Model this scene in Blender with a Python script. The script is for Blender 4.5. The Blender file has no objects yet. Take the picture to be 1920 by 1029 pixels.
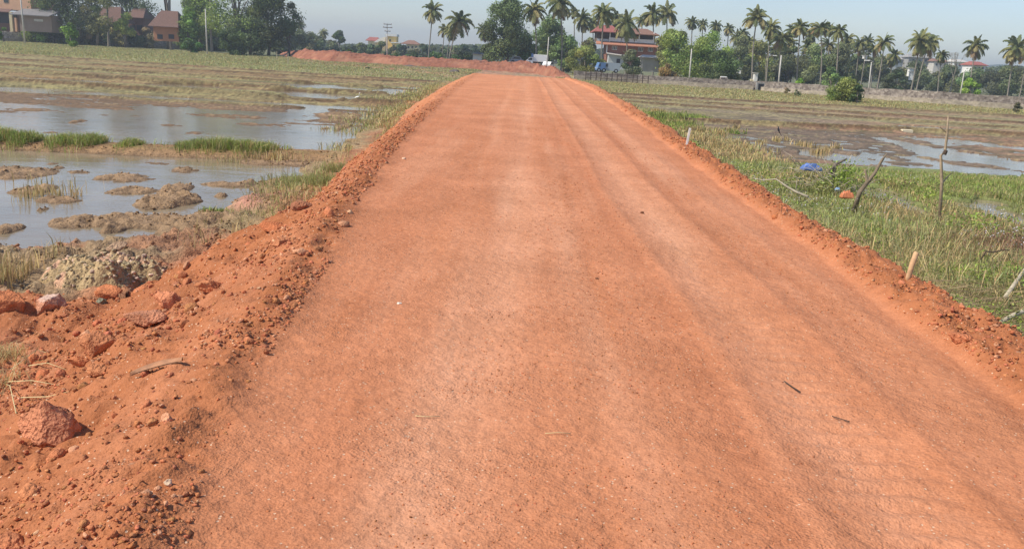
import bpy, math, random
import numpy as np
from mathutils import Vector, Matrix
random.seed(7); rng = np.random.default_rng(7)
S = bpy.context.scene
COL = S.collection
# ---------------------------------------------------------------- camera
CH = 1.75; FPX = 1600.0
PIT = math.atan(409/1600); ROL = math.atan(.057)
fw = Vector((0, math.cos(PIT), -math.sin(PIT))); r0 = Vector((1, 0, 0)); u0 = Vector((0, math.sin(PIT), math.cos(PIT)))
RT = math.cos(ROL)*r0+math.sin(ROL)*u0; UP = -math.sin(ROL)*r0+math.cos(ROL)*u0
cd = bpy.data.cameras.new('camera'); cam = bpy.data.objects.new('camera', cd); COL.objects.link(cam)
cd.sensor_width = 36; cd.lens = 36*FPX/1920; cd.clip_end = 6000; cd.clip_start = .05
M = Matrix((RT, UP, -fw)).transposed().to_4x4(); M.translation = (0, 0, CH); cam.matrix_world = M
S.camera = cam
# ---------------------------------------------------------------- light
SUN_EL, SUN_AZ = 48, -108            # azimuth from +Y (ahead), negative = left
w = bpy.data.worlds.new('World'); S.world = w; w.use_nodes = True
nt = w.node_tree; bg = nt.nodes['Background']; sk = nt.nodes.new('ShaderNodeTexSky')
sk.sky_type = 'NISHITA'; sk.sun_disc = False; sk.sun_elevation = math.radians(SUN_EL); sk.sun_rotation = math.radians(SUN_AZ)
sk.air_density = 1.0; sk.dust_density = 0.6; sk.ozone_density = 1.2; sk.altitude = 0
hs = nt.nodes.new('ShaderNodeHueSaturation'); hs.inputs['Saturation'].default_value = 1.0; hs.inputs['Value'].default_value = 1
nt.links.new(sk.outputs[0], hs.inputs['Color']); tn = nt.nodes.new('ShaderNodeMix'); tn.data_type = 'RGBA'; tn.blend_type = 'MULTIPLY'; tn.inputs[0].default_value = 1; tn.inputs[7].default_value = (.97, .99, 1.10, 1)
nz = nt.nodes.new('ShaderNodeTexNoise'); nz.inputs['Scale'].default_value = 1.6; nz.inputs['Detail'].default_value = 5; tc = nt.nodes.new('ShaderNodeTexCoord'); mpw = nt.nodes.new('ShaderNodeMapping'); mpw.inputs['Scale'].default_value = (1, 1, 5)
nt.links.new(tc.outputs['Generated'], mpw.inputs[0]); nt.links.new(mpw.outputs[0], nz.inputs['Vector']); cr_ = nt.nodes.new('ShaderNodeValToRGB'); cr_.color_ramp.elements[0].position = .35; cr_.color_ramp.elements[1].position = .7
cr_.color_ramp.elements[0].color = (.90, .94, .98, 1); cr_.color_ramp.elements[1].color = (1.12, 1.08, 1.04, 1); nt.links.new(nz.outputs[0], cr_.inputs[0])
mw = nt.nodes.new('ShaderNodeMix'); mw.data_type = 'RGBA'; mw.blend_type = 'MULTIPLY'; mw.inputs[0].default_value = 1; nt.links.new(hs.outputs[0], mw.inputs[6]); nt.links.new(cr_.outputs[0], mw.inputs[7])
nt.links.new(mw.outputs[2], tn.inputs[6]); nt.links.new(tn.outputs[2], bg.inputs[0]); bg.inputs[1].default_value = .122
sl = bpy.data.lights.new('sun', 'SUN'); sl.energy = 4.5; sl.angle = math.radians(.6); sl.color = (1, .925, .79)
so = bpy.data.objects.new('sun', sl); COL.objects.link(so)
a, e = math.radians(SUN_AZ), math.radians(SUN_EL)
tosun = Vector((math.sin(a)*math.cos(e), math.cos(a)*math.cos(e), math.sin(e)))
so.rotation_euler = tosun.to_track_quat('Z', 'Y').to_euler()
S.view_settings.view_transform = 'Standard'; S.view_settings.look = 'None'; S.view_settings.exposure = 0.2; S.view_settings.gamma = 1
S.render.engine = 'CYCLES'; S.cycles.max_bounces = 6; S.cycles.transparent_max_bounces = 8

# ---------------------------------------------------------------- ray helpers
def ray(x, y): return fw+RT*((x-960)/FPX)-UP*((y-514.5)/FPX)
def G(x, y, z=-1.0):
    d = ray(x, y); t = (z-CH)/d.z; return d.x*t, d.y*t
def W(x, y, D):
    d = ray(x, y); t = D/d.y; return Vector((d.x*t, D, CH+d.z*t))
def PXM(D): return D/FPX
# ---------------------------------------------------------------- noise
def _h(ix, iy, s):
    n = (ix.astype(np.int64)*374761393+iy.astype(np.int64)*668265263+s*982451653) & 0xffffffff
    n = ((n ^ (n >> 13))*1274126177) & 0xffffffff
    n = n ^ (n >> 16)
    return (n & 0xffff)/65535.0
def vn(x, y, s=0):
    x = np.asarray(x, float); y = np.asarray(y, float)
    ix = np.floor(x); iy = np.floor(y); fx = x-ix; fy = y-iy
    fx = fx*fx*fx*(fx*(fx*6-15)+10); fy = fy*fy*fy*(fy*(fy*6-15)+10)
    a = _h(ix, iy, s); b = _h(ix+1, iy, s); c = _h(ix, iy+1, s); d = _h(ix+1, iy+1, s)
    return (a+(b-a)*fx)*(1-fy)+(c+(d-c)*fx)*fy
def fbm(x, y, sc, s=0, o=4, g=.5):
    t = 0; am = 1; n = 0
    ca, sa = math.cos(.6), math.sin(.6)
    x = np.asarray(x, float)*sc; y = np.asarray(y, float)*sc
    for i in range(o):
        t = t+am*vn(x, y, s+i); n += am; am *= g
        x, y = (x*ca-y*sa)*2.03, (x*sa+y*ca)*2.03
    return t/n
def sst(a, b, v):
    t = np.clip((v-a)/(b-a), 0, 1); return t*t*(3-2*t)
# ---------------------------------------------------------------- mesh helpers
def mk(name, V, Fc, mat, parent=None, col=None, smooth=False, loc=None):
    """V (n,3); Fc (m,k) array or list of faces; col (n,3) vertex colours"""
    me = bpy.data.meshes.new(name)
    V = np.asarray(V, np.float32)
    if isinstance(Fc, np.ndarray):
        k = Fc.shape[1]; m = len(Fc)
        me.vertices.add(len(V)); me.vertices.foreach_set('co', V.ravel())
        me.loops.add(m*k); me.loops.foreach_set('vertex_index', Fc.astype(np.int32).ravel())
        me.polygons.add(m); me.polygons.foreach_set('loop_start', np.arange(0, m*k, k, dtype=np.int32))
        me.polygons.foreach_set('loop_total', np.full(m, k, np.int32))
        me.update(calc_edges=True)
    else:
        me.from_pydata(V.tolist(), [], Fc); me.update()
    if smooth: me.polygons.foreach_set('use_smooth', np.ones(len(me.polygons), bool))
    if col is not None:
        at = me.color_attributes.new('Col', 'FLOAT_COLOR', 'POINT')
        c = np.ones((len(V), 4), np.float32); c[:, :3] = col; at.data.foreach_set('color', c.ravel())
    me.materials.append(mat)
    o = bpy.data.objects.new(name, me); COL.objects.link(o)
    if parent is not None: o.parent = parent
    if loc is not None: o.location = loc
    return o
def tag(o, label, cat=None, group=None, kind=None):
    if label: o['label'] = label
    if cat: o['category'] = cat
    if group: o['group'] = group
    if kind: o['kind'] = kind
    return o
def thing(name, label, cat, loc, rz=0, group=None):
    o = bpy.data.objects.new(name, None); COL.objects.link(o); o.empty_display_size = .1
    o.location = loc; o.rotation_euler = (0, 0, rz); return tag(o, label, cat, group)
class MB:
    """collects shapes into one mesh"""
    def __init__(s): s.v = []; s.f = []; s.c = []; s.cur = (1, 1, 1)
    def add(s, v, f):
        b = len(s.v); s.v += [tuple(q) for q in v]; s.f += [tuple(i+b for i in q) for q in f]; s.c += [s.cur]*len(v); return s
    def box(s, x0, x1, y0, y1, z0, z1, ch=0):
        if ch:
            c = ch; pts = []
            for z, k in ((z0, c), (z0+c, 0), (z1-c, 0), (z1, c)):
                pts += [(x0+k, y0+k, z), (x1-k, y0+k, z), (x1-k, y1-k, z), (x0+k, y1-k, z)]
            f = [(3, 2, 1, 0), (12, 13, 14, 15)]
            for r in range(3):
                for i in range(4): j = (i+1) % 4; f.append((r*4+i, r*4+j, r*4+4+j, r*4+4+i))
            return s.add(pts, f)
        return s.add([(x0, y0, z0), (x1, y0, z0), (x1, y1, z0), (x0, y1, z0), (x0, y0, z1), (x1, y0, z1), (x1, y1, z1), (x0, y1, z1)],
                     [(3, 2, 1, 0), (4, 5, 6, 7), (0, 1, 5, 4), (1, 2, 6, 5), (2, 3, 7, 6), (3, 0, 4, 7)])
    def tube(s, P, R, n=7, cap=True):
        P = [Vector(p) for p in P]; v = []; f = []
        if not hasattr(R, '__len__'): R = [R]*len(P)
        up = Vector((.31, .17, .93))
        for i, p in enumerate(P):
            t = (P[min(i+1, len(P)-1)]-P[max(i-1, 0)]).normalized()
            a = t.cross(up)
            if a.length < .05: a = t.cross(Vector((1, 0, 0)))
            a.normalize(); b = t.cross(a)
            for k in range(n):
                q = 2*math.pi*k/n; v.append(p+(a*math.cos(q)+b*math.sin(q))*R[i])
        for i in range(len(P)-1):
            for k in range(n): j = (k+1) % n; f.append((i*n+k, i*n+j, i*n+n+j, i*n+n+k))
        if cap: f.append(tuple(range(n))[::-1]); f.append(tuple(range((len(P)-1)*n, len(P)*n)))
        return s.add(v, f)
    def prism(s, prof, y0, y1):       # profile in xz, extruded in y
        n = len(prof); v = [(x, y0, z) for x, z in prof]+[(x, y1, z) for x, z in prof]
        return s.add(v, [tuple(range(n)), tuple(range(2*n-1, n-1, -1))]+[(i, i+n, (i+1) % n+n, (i+1) % n) for i in range(n)])
    def build(s, name, mat, parent=None, smooth=False, usecol=False, loc=None):
        return mk(name, s.v, s.f, mat, parent, col=(np.array(s.c) if usecol else None), smooth=smooth, loc=loc)
# ---------------------------------------------------------------- materials
def nodes(name):
    m = bpy.data.materials.new(name); m.use_nodes = True; t = m.node_tree; return m, t, t.nodes['Principled BSDF']
def mathn(t, op, a, b=None):
    n = t.nodes.new('ShaderNodeMath'); n.operation = op
    for i, q in enumerate((a, b)):
        if q is None: continue
        if isinstance(q, (int, float)): n.inputs[i].default_value = q
        else: t.links.new(q, n.inputs[i])
    return n.outputs[0]
def noise(t, sc, det=4, rough=.6, vec=None):
    n = t.nodes.new('ShaderNodeTexNoise'); n.inputs['Scale'].default_value = sc; n.inputs['Detail'].default_value = det; n.inputs['Roughness'].default_value = rough
    if vec: t.links.new(vec, n.inputs['Vector'])
    return n.outputs[0]
def ramp(t, fac, a, b, ca=(0, 0, 0), cb=(1, 1, 1)):
    r = t.nodes.new('ShaderNodeValToRGB'); r.color_ramp.elements[0].position = a; r.color_ramp.elements[1].position = b
    r.color_ramp.elements[0].color = (*ca, 1); r.color_ramp.elements[1].color = (*cb, 1); t.links.new(fac, r.inputs[0]); return r.outputs[0]
def mult(t, a, b, typ='MULTIPLY', fac=1):
    n = t.nodes.new('ShaderNodeMix'); n.data_type = 'RGBA'; n.blend_type = typ
    if isinstance(fac, (int, float)): n.inputs[0].default_value = fac
    else: t.links.new(fac, n.inputs[0])
    for q, i in ((a, 6), (b, 7)):
        if isinstance(q, tuple): n.inputs[i].default_value = (*q, 1)
        else: t.links.new(q, n.inputs[i])
    return n.outputs[2]
def bump(t, h, dist, st=1, prev=None):
    n = t.nodes.new('ShaderNodeBump'); n.inputs['Strength'].default_value = st; n.inputs['Distance'].default_value = dist
    t.links.new(h, n.inputs['Height'])
    if prev: t.links.new(prev, n.inputs['Normal'])
    return n.outputs[0]
def objvec(t):
    return t.nodes.new('ShaderNodeTexCoord').outputs['Object']
def plain(name, c, rough=.8, var=.25, sc=3, bd=0, metal=0, bsc=None):
    m, t, b = nodes(name); v = objvec(t)
    lo = tuple(x*(1-var) for x in c); hi = tuple(min(1, x*(1+var)) for x in c)
    t.links.new(ramp(t, noise(t, sc, 5, .65, v), .3, .7, lo, hi), b.inputs['Base Color'])
    b.inputs['Roughness'].default_value = rough; b.inputs['Metallic'].default_value = metal
    if bd: t.links.new(bump(t, noise(t, bsc or sc*4, 4, .6, v), bd), b.inputs['Normal'])
    return m
def vcolmat(name, rough=.9, nsc=(1, 12), amp=(.15, .3), bumps=(), spec=.3):
    m, t, b = nodes(name); v = objvec(t)
    c = t.nodes.new('ShaderNodeVertexColor'); c.layer_name = 'Col'; c = c.outputs[0]
    for s_, a_ in zip(nsc, amp):
        c = mult(t, c, ramp(t, noise(t, s_, 4, .6, v), .3, .7, (1-a_,)*3, (1+a_,)*3))
    t.links.new(c, b.inputs['Base Color']); b.inputs['Roughness'].default_value = rough; b.inputs['Specular IOR Level'].default_value = spec
    p = None
    for s_, d_ in bumps: p = bump(t, noise(t, s_, 3, .6, v), d_, 1, p)
    if p: t.links.new(p, b.inputs['Normal'])
    return m
def leafmat(name, trans=.35, rough=.55):
    m, t, b = nodes(name)
    c = t.nodes.new('ShaderNodeVertexColor'); c.layer_name = 'Col'
    cc = mult(t, c.outputs[0], ramp(t, noise(t, 2.5, 3, .6, objvec(t)), .3, .7, (.8,)*3, (1.2,)*3))
    tr = t.nodes.new('ShaderNodeBsdfTranslucent'); mx = t.nodes.new('ShaderNodeMixShader'); mx.inputs[0].default_value = trans
    t.links.new(cc, b.inputs['Base Color']); t.links.new(cc, tr.inputs[0]); b.inputs['Roughness'].default_value = rough; b.inputs['Specular IOR Level'].default_value = .25
    t.links.new(b.outputs[0], mx.inputs[1]); t.links.new(tr.outputs[0], mx.inputs[2]); t.links.new(mx.outputs[0], t.nodes['Material Output'].inputs[0])
    return m

# laterite soil : vertex colour carries where it is compacted / loose
def lateritemat():
    m, t, b = nodes('laterite'); v = objvec(t)
    c = t.nodes.new('ShaderNodeVertexColor'); c.layer_name = 'Col'; c = c.outputs[0]
    c = mult(t, c, ramp(t, noise(t, .8, 5, .6, v), .3, .7, (.88, .86, .84), (1.12, 1.14, 1.18)))
    c = mult(t, c, ramp(t, noise(t, 9, 5, .65, v), .3, .7, (.91, .89, .87), (1.09, 1.11, 1.12)))
    c = mult(t, c, ramp(t, noise(t, 70, 4, .7, v), .32, .68, (.86, .83, .80), (1.14, 1.17, 1.19)))
    vo = t.nodes.new('ShaderNodeTexVoronoi'); vo.inputs['Scale'].default_value = 75; t.links.new(v, vo.inputs['Vector'])
    rr = t.nodes.new('ShaderNodeSeparateColor'); t.links.new(vo.outputs['Color'], rr.inputs[0])
    fac = mathn(t, 'MULTIPLY', mathn(t, 'GREATER_THAN', rr.outputs[0], .965), mathn(t, 'LESS_THAN', vo.outputs['Distance'], .38))
    c = mult(t, c, (.62, .42, .28), 'MIX', fac)
    t.links.new(c, b.inputs['Base Color']); b.inputs['Roughness'].default_value = .92; b.inputs['Specular IOR Level'].default_value = .2
    msk = ramp(t, noise(t, 1.1, 4, .6, v), .42, .62, (.15,)*3, (1,)*3)
    p = bump(t, noise(t, 14, 4, .6, v), .03, .8)
    p = bump(t, mult(t, vo.outputs['Distance'], msk), .006, .8, p)
    p = bump(t, mult(t, noise(t, 160, 3, .6, v), msk), .004, .8, p)
    t.links.new(p, b.inputs['Normal'])
    return m
LAT = lateritemat()
SOIL = vcolmat('field_soil', .85, (.5, 4, 30), (.14, .22, .28), ((5, .07), (16, .04), (50, .014)), .35)
STONE = vcolmat('stone', .95, (9, 60), (.16, .22), ((14, .03), (55, .012)), .12)
LEAF = leafmat('leaf'); GRASS = leafmat('grass_blade', .3, .6)
BARK = plain('bark', (.16, .13, .10), .9, .35, 3, .02)
PBARK = plain('palm_bark', (.24, .21, .17), .9, .3, 4, .02)
DRYWOOD = plain('dry_wood', (.34, .25, .16), .85, .3, 14, .006)
# water
def watermat():
    m, t, b = nodes('water'); v = objvec(t)
    t.links.new(ramp(t, noise(t, .35, 4, .6, v), .35, .7, (.21, .165, .105), (.32, .255, .17)), b.inputs['Base Color'])
    b.inputs['Roughness'].default_value = .05; b.inputs['IOR'].default_value = 1.36; b.inputs['Specular IOR Level'].default_value = .6
    mp = t.nodes.new('ShaderNodeMapping'); mp.inputs['Scale'].default_value = (1, 2.2, 1); t.links.new(v, mp.inputs[0])
    p = bump(t, noise(t, 7, 3, .55, mp.outputs[0]), .008, .5)
    p = bump(t, noise(t, 1.2, 2, .5, mp.outputs[0]), .03, .35, p)
    t.links.new(p, b.inputs['Normal']); return m
WATER = watermat()
WZ = -1.06

# ================================================================ ROAD
Y_ = [0, 2.7, 3.7, 4.9, 7, 9.7, 15.9, 26, 50, 66]
XL = [-.95, -1.02, -1.18, -1.27, -1.43, -1.7, -2.1, -2.4, -2.95, -3.2]
FY = [0, 7.6, 8.4, 8.8, 9.2, 10, 12.4, 15.2, 19.5, 25.5, 38, 66, 75]; FX = [-4.3, -4.3, -4.3, -4.3, -4.25, -3.95, -3.4, -3.62, -3.95, -4.2, -5.2, -6.4, -6.5]
RY = [0, 4.45, 5.9, 9, 15, 24.5, 44.6, 66]; RF = [2.85, 2.88, 2.86, 3.0, 3.08, 3.3, 3.45, 3.1]
CY = [0, 5.5, 7.5, 10.6, 17, 23, 32, 52, 63, 70]; CX = [3.45, 3.5, 3.5, 3.45, 3.72, 3.85, 3.95, 4.1, 3.6, 3.2]
def zbase(y): return .3*sst(4, 50, y)
def road_z(x, y, fine=True):
    xl = np.interp(y, Y_, XL); xf = np.interp(y, FY, FX); xr = np.interp(y, RY, RF); xc = np.interp(y, CY, CX)
    wob = (fbm(x*0+3, y, .9, 11, 4)-.5)*.5; wob2 = (fbm(x*0+9, y, 1.1, 17, 4)-.5)*.45
    xl = xl+wob*.35; xf = xf+wob*1.2; xc = xc+wob2*.6; xr = xr+wob2*.3
    z = zbase(y)+.016*np.clip(1-((x-.8)/2.4)**2, 0, 1)
    # left shoulder berm and slope
    bl = np.exp(-((x-(xl-.30))/.20)**2)
    lum = fbm(x, y, 2.2, 21, 4)
    z = z+bl*(.03+.06*lum)*(1-.5*sst(12, 35, y))*np.where(y < 60, 1, .3)
    s = np.clip((xl-.55-x)/np.maximum(xl-.55-xf, .2), 0, 1.6)
    z = z-(1.1+zbase(y))*(s**1.08)
    yb = np.interp(x, [-9, -5.5, -4.82, -4.0, -3.6], [8.6, 8.78, 8.93, 9.75, 10.2])+wob*.3
    z = np.where(x < -2.6, np.maximum(z, -.97-.6*np.maximum(y-yb, 0)), z)
    br = sst(0, .18, x-xr)*(1-sst(-.12, .25, x-xc))
    z = z+br*(.05+.11*fbm(x, y, 2.5, 31, 4))
    z = z-np.clip(x-xc, 0, 3)*.72
    # ruts and tracks
    t1 = np.interp(y, [2.7, 4, 6, 9.5, 19, 47], [-.33, -.26, -.11, -.04, .12, .14])
    t2 = np.interp(y, [3, 4.5, 7, 10.4, 16.8, 33], [1.63, 1.65, 1.64, 1.52, 1.53, 1.45])
    flat = sst(0, .2, x-xl)*sst(0, .2, xr-x)
    for tc, wd, dp in ((t1, .22, .012), (t2, .20, .022), (t1+.75, .10, .008), (t2+.42, .08, -.014), (t2-.34, .07, -.012), (t1-.75, .14, .008), (t2+1.0, .12, -.012)):
        z = z-flat*dp*np.exp(-((x-tc-(.05*(vn(y*.4, x*0, 5)-.5)))/wd)**2)
    loose = np.clip(bl+br+sst(-.1, .5, xl-.4-x)+sst(0, .3, x-xc), 0, 1)
    if fine:
        z = z+(fbm(x, y, 1.3, 41, 3)-.5)*.03
        z = z+loose*((fbm(x, y, 6, 51, 4)-.5)*.13+(np.abs(fbm(x, y, 17, 61, 3)-.5))*-.10)*(1-.5*sst(15, 40, y))
        z = z+sst(.3, 1.2, xl-x)*(fbm(x, y, 1.6, 71, 4)-.5)*.30
        z = z+(1-loose)*(fbm(x, y, 24, 81, 3)-.5)*.010
        # roller corrugation of the crawler on the right track
        z = z+flat*.010*np.sin(y*38+3*vn(x*3, y, 2))*np.exp(-((x-t2-.05)/.2)**2)*sst(12, 5, y)
    return z, loose, flat, t1, t2, xl, xr
def fan(y0, y1, k, x0, x1, nx):
    ys = [y0]
    while ys[-1] < y1: ys.append(ys[-1]+max(.018, k*ys[-1]))
    return np.array(ys)
ys = fan(1.2, 78, .0065, 0, 0, 0)
u = np.linspace(0, 1, 560)
wl = np.interp(ys, [0, 8, 9.5, 14, 78], [-8.5, -8.5, -6.2, -5.2, -8]); wr = np.interp(ys, [0, 78], [4.9, 6.0])
X = wl[:, None]+(wr-wl)[:, None]*u[None, :]; Y = np.repeat(ys[:, None], len(u), 1)
Z, loose, flat, t1, t2, xl_, xr_ = road_z(X, Y)
Z = Z-sst(66, 76, Y)*.8
c_comp = np.array([.492, .194, .092]); c_loose = np.array([.375, .136, .056]); c_pale = np.array([.60, .285, .160])
C = c_comp*(1-loose[..., None])+c_loose*loose[..., None]
pal = flat*(.8*np.exp(-((X-t1)/.3)**2)+.8*np.exp(-((X-t2)/.3)**2)+.35*np.exp(-((X-t2-1)/.25)**2))*(.35+.9*fbm(X, Y*.06, 1.8, 91, 4))
wan = .25*(fbm(X*0+1, Y, .12, 191, 3)-.5)
pal = pal+flat*(.55*np.exp(-((X-.75-wan*3)/.18)**2)+.5*np.exp(-((X+.55+wan*2)/.16)**2)+.45*np.exp(-((X-2.35-wan)/.16)**2))*sst(.4, .65, fbm(X*1.5, Y*.06, 1.5, 193, 4))
pal = pal+flat*.3*sst(.52, .7, fbm(X, Y*.09, 2.2, 195, 4))
pal = np.clip(pal, 0, 1)[..., None]; C = C*(1-pal)+c_pale*pal
red = (flat*np.clip(np.exp(-((X-t1-.8)/.16)**2)+np.exp(-((X-t2+.48)/.13)**2)+.6*np.exp(-((X-t2-.6)/.12)**2)+.8*np.exp(-((X-xl_-.35)/.3)**2), 0, 1)*sst(.35, .6, fbm(X, Y*.05, 2.5, 95, 3)))[..., None]
C = C*(1-.4*red)+np.array([.45, .16, .07])*.4*red; blot = (sst(.5, .68, fbm(X+7, Y*.12, 1.6, 197, 4))*flat)[..., None]; C = C*(1-.3*blot)+np.array([.44, .155, .06])*.3*blot
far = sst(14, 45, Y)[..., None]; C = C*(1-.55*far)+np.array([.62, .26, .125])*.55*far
dry = (sst(.5, .7, fbm(X, Y, .9, 97, 4))*sst(.5, 1.2, xl_-X)*sst(9.5, 7, Y))[..., None]
C = C*(1-.35*dry)+np.array([.52, .22, .12])*.35*dry
mud = (sst(.5, .1, np.interp(X, [-9, -5.5, -4.82, -4.0, -3.6, -3.2], [8.6, 8.78, 8.93, 9.75, 10.2, 12.4])-Y)*sst(8, 9, Y)*sst(.9, .3, X-np.interp(Y, FY, FX)))[..., None]*(sst(.4, .6, fbm(X, Y, 2.5, 99, 4))[..., None])
C = C*(1-.6*mud)+np.array([.30, .17, .10])*.6*mud
ny, nx = X.shape
def gridfaces(ny, nx):
    i = np.arange(ny*nx).reshape(ny, nx); return np.stack([i[:-1, :-1], i[:-1, 1:], i[1:, 1:], i[1:, :-1]], -1).reshape(-1, 4)
road = mk('road', np.stack([X, Y, Z], -1).reshape(-1, 3), gridfaces(ny, nx), LAT, col=C.reshape(-1, 3), smooth=True)
tag(road, 'raised red laterite dirt road with loose gravel shoulders', None, None, 'structure')
def rz(x, y):
    return float(road_z(np.array([float(x)]), np.array([float(y)]))[0][0])
def GRD(px, py):                    # pixel -> point on the road fill
    z = 0
    for i in range(14):
        x, y = G(px, py, z); z = .5*z+.5*rz(x, y)
    return Vector((x, y, rz(x, y)))

# ================================================================ FIELDS
def line(px0, py0, px1, py1):
    a = G(px0, py0); b = G(px1, py1); k = (b[1]-a[1])/(b[0]-a[0]); return a[1]-k*a[0], k
LB = [((0, 102, 480, 133), .35, .10, 0), ((0, 111, 480, 139), .3, .09, 0), ((0, 122, 480, 150), .35, .10, 0), ((0, 135, 480, 164), .55, .13, 1), ((0, 154, 480, 181), .6, .14, 1), ((0, 171, 480, 196), .3, .05, 0)]
RB = [((1180, 179, 1920, 219), .5, .10, 0), ((1210, 187, 1920, 232), .4, .09, 0), ((1231, 195.5, 1920, 242), .4, .08, 0), ((1310, 229, 1920, 254.5), .4, .13, 1)]
LBL = [(line(*q[0]), *q[1:]) for q in LB]; RBL = [(line(*q[0]), *q[1:]) for q in RB]
BF = line(0, 270, 520, 289)
ISL = [(25, 318, 75, 12, .12), (150, 318, 28, 4, .05), (345, 314, 26, 6, .08), (228, 329, 58, 7, .10), (248, 352, 42, 8, .11), (318, 372, 48, 14, .22), (330, 350, 22, 9, .16), (430, 342, 50, 4, .10), (462, 339, 12, 5, .14), (413, 362, 13, 3.5, .08),
       (15, 423, 22, 9, .12), (62, 352, 34, 10, .13), (112, 370, 42, 6, .12), (80, 386, 8, 4, .06), (150, 410, 50, 12, .14), (225, 408, 60, 14, .17), (300, 410, 70, 13, .16), (335, 425, 32, 15, .16), (220, 420, 22, 12, .18), (410, 415, 90, 22, .22), (500, 400, 60, 25, .25),
       (97, 302, 12, 3, .06), (110, 310, 12, 3, .06), (290, 302, 40, 3, .05), (520, 300, 70, 7, .1), (540, 345, 60, 18, .16), (610, 330, 50, 22, .2),
       (140, 226, 8, 2, .1), (153, 224, 8, 2, .1), (95, 245, 18, 1.5, .05), (370, 246, 25, 3, .05), (320, 232, 20, 3, .05), (610, 238, 9, 2.5, .08), (585, 225, 10, 2, .06), (575, 215, 8, 2, .05), (625, 213, 35, 5, .1), (640, 218, 30, 9, .12), (645, 236, 9, 6, .15),
       (470, 230, 30, 4, .06), (520, 232, 26, 3.5, .05), (200, 193, 60, 4, .06), (330, 192, 90, 5, .07), (60, 203, 50, 4, .06), (430, 215, 80, 4, .07), (120, 187, 70, 3, .05), (440, 200, 110, 5, .08)]
ISW = []
for (px, py, rx, ry, h) in ISL:
    c = G(px, py); e = G(px, py-ry); ISW.append((c[0], c[1], rx*c[1]/1600*1.02, max(abs(e[1]-c[1]), .12), h))
LW = [(590, 161, 60, 5), (605, 182, 75, 7), (760, 170, 50, 7), (670, 270, 16, 12), (700, 275, 22, 18), (690, 255, 20, 12), (560, 172, 50, 3), (780, 178, 45, 5), (100, 150, 90, 4), (350, 160, 60, 3), (480, 178, 60, 2), (60, 165, 60, 3), (210, 175, 60, 2), (640, 166, 40, 3), (580, 205, 30, 4)]
RW = [(1700, 268, 22, 8), (1770, 262, 60, 4), (1810, 265, 40, 3), (1780, 288, 50, 12), (1740, 300, 30, 7), (1640, 292, 25, 5), (1870, 300, 60, 14), (1840, 318, 90, 6), (1790, 316, 60, 5), (1900, 275, 40, 3), (1750, 240, 60, 3), (1560, 290, 50, 8), (1610, 300, 50, 6), (1830, 292, 28, 10),
      (1640, 358, 42, 13), (1668, 372, 32, 16), (1890, 402, 46, 20), (1790, 380, 26, 10), (1862, 378, 28, 6), (1580, 350, 10, 4), (1780, 375, 20, 5)]
def ell(L, xx, yy, nse):
    out = np.zeros_like(xx)
    for (px, py, rx, ry) in L:
        c = G(px, py); e = G(px, py-ry); a = rx*c[1]/1600; b = max(abs(e[1]-c[1]), .15)
        q = ((xx-c[0])/a)**2+((yy-c[1])/b)**2+nse
        out = np.maximum(out, np.clip(1.5-q, 0, 1))
    return out
XL0, YL0 = None, None
C_MUD = np.array([.34, .215, .115]); C_WET = np.array([.19, .115, .066]); C_GR = np.array([.27, .26, .115]); C_DRY = np.array([.40, .33, .17]); C_BUND = np.array([.22, .125, .055]); C_OR = np.array([.40, .22, .11]); C_LUSH = np.array([.16, .22, .05])
wline = [G(-400, 482), G(0, 466), G(120, 464), G(250, 452), G(330, 448), G(400, 432), G(470, 402), G(540, 375), G(620, 330)]
_d = [G(540, 112), G(620, 124), G(760, 137), G(850, 148), G(960, 150)]; DBX = [p[0] for p in _d]; DBY = [p[1] for p in _d]
def mixc(C, c, m): m = np.clip(m, 0, 1)[..., None]; return C*(1-m)+c*m
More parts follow.
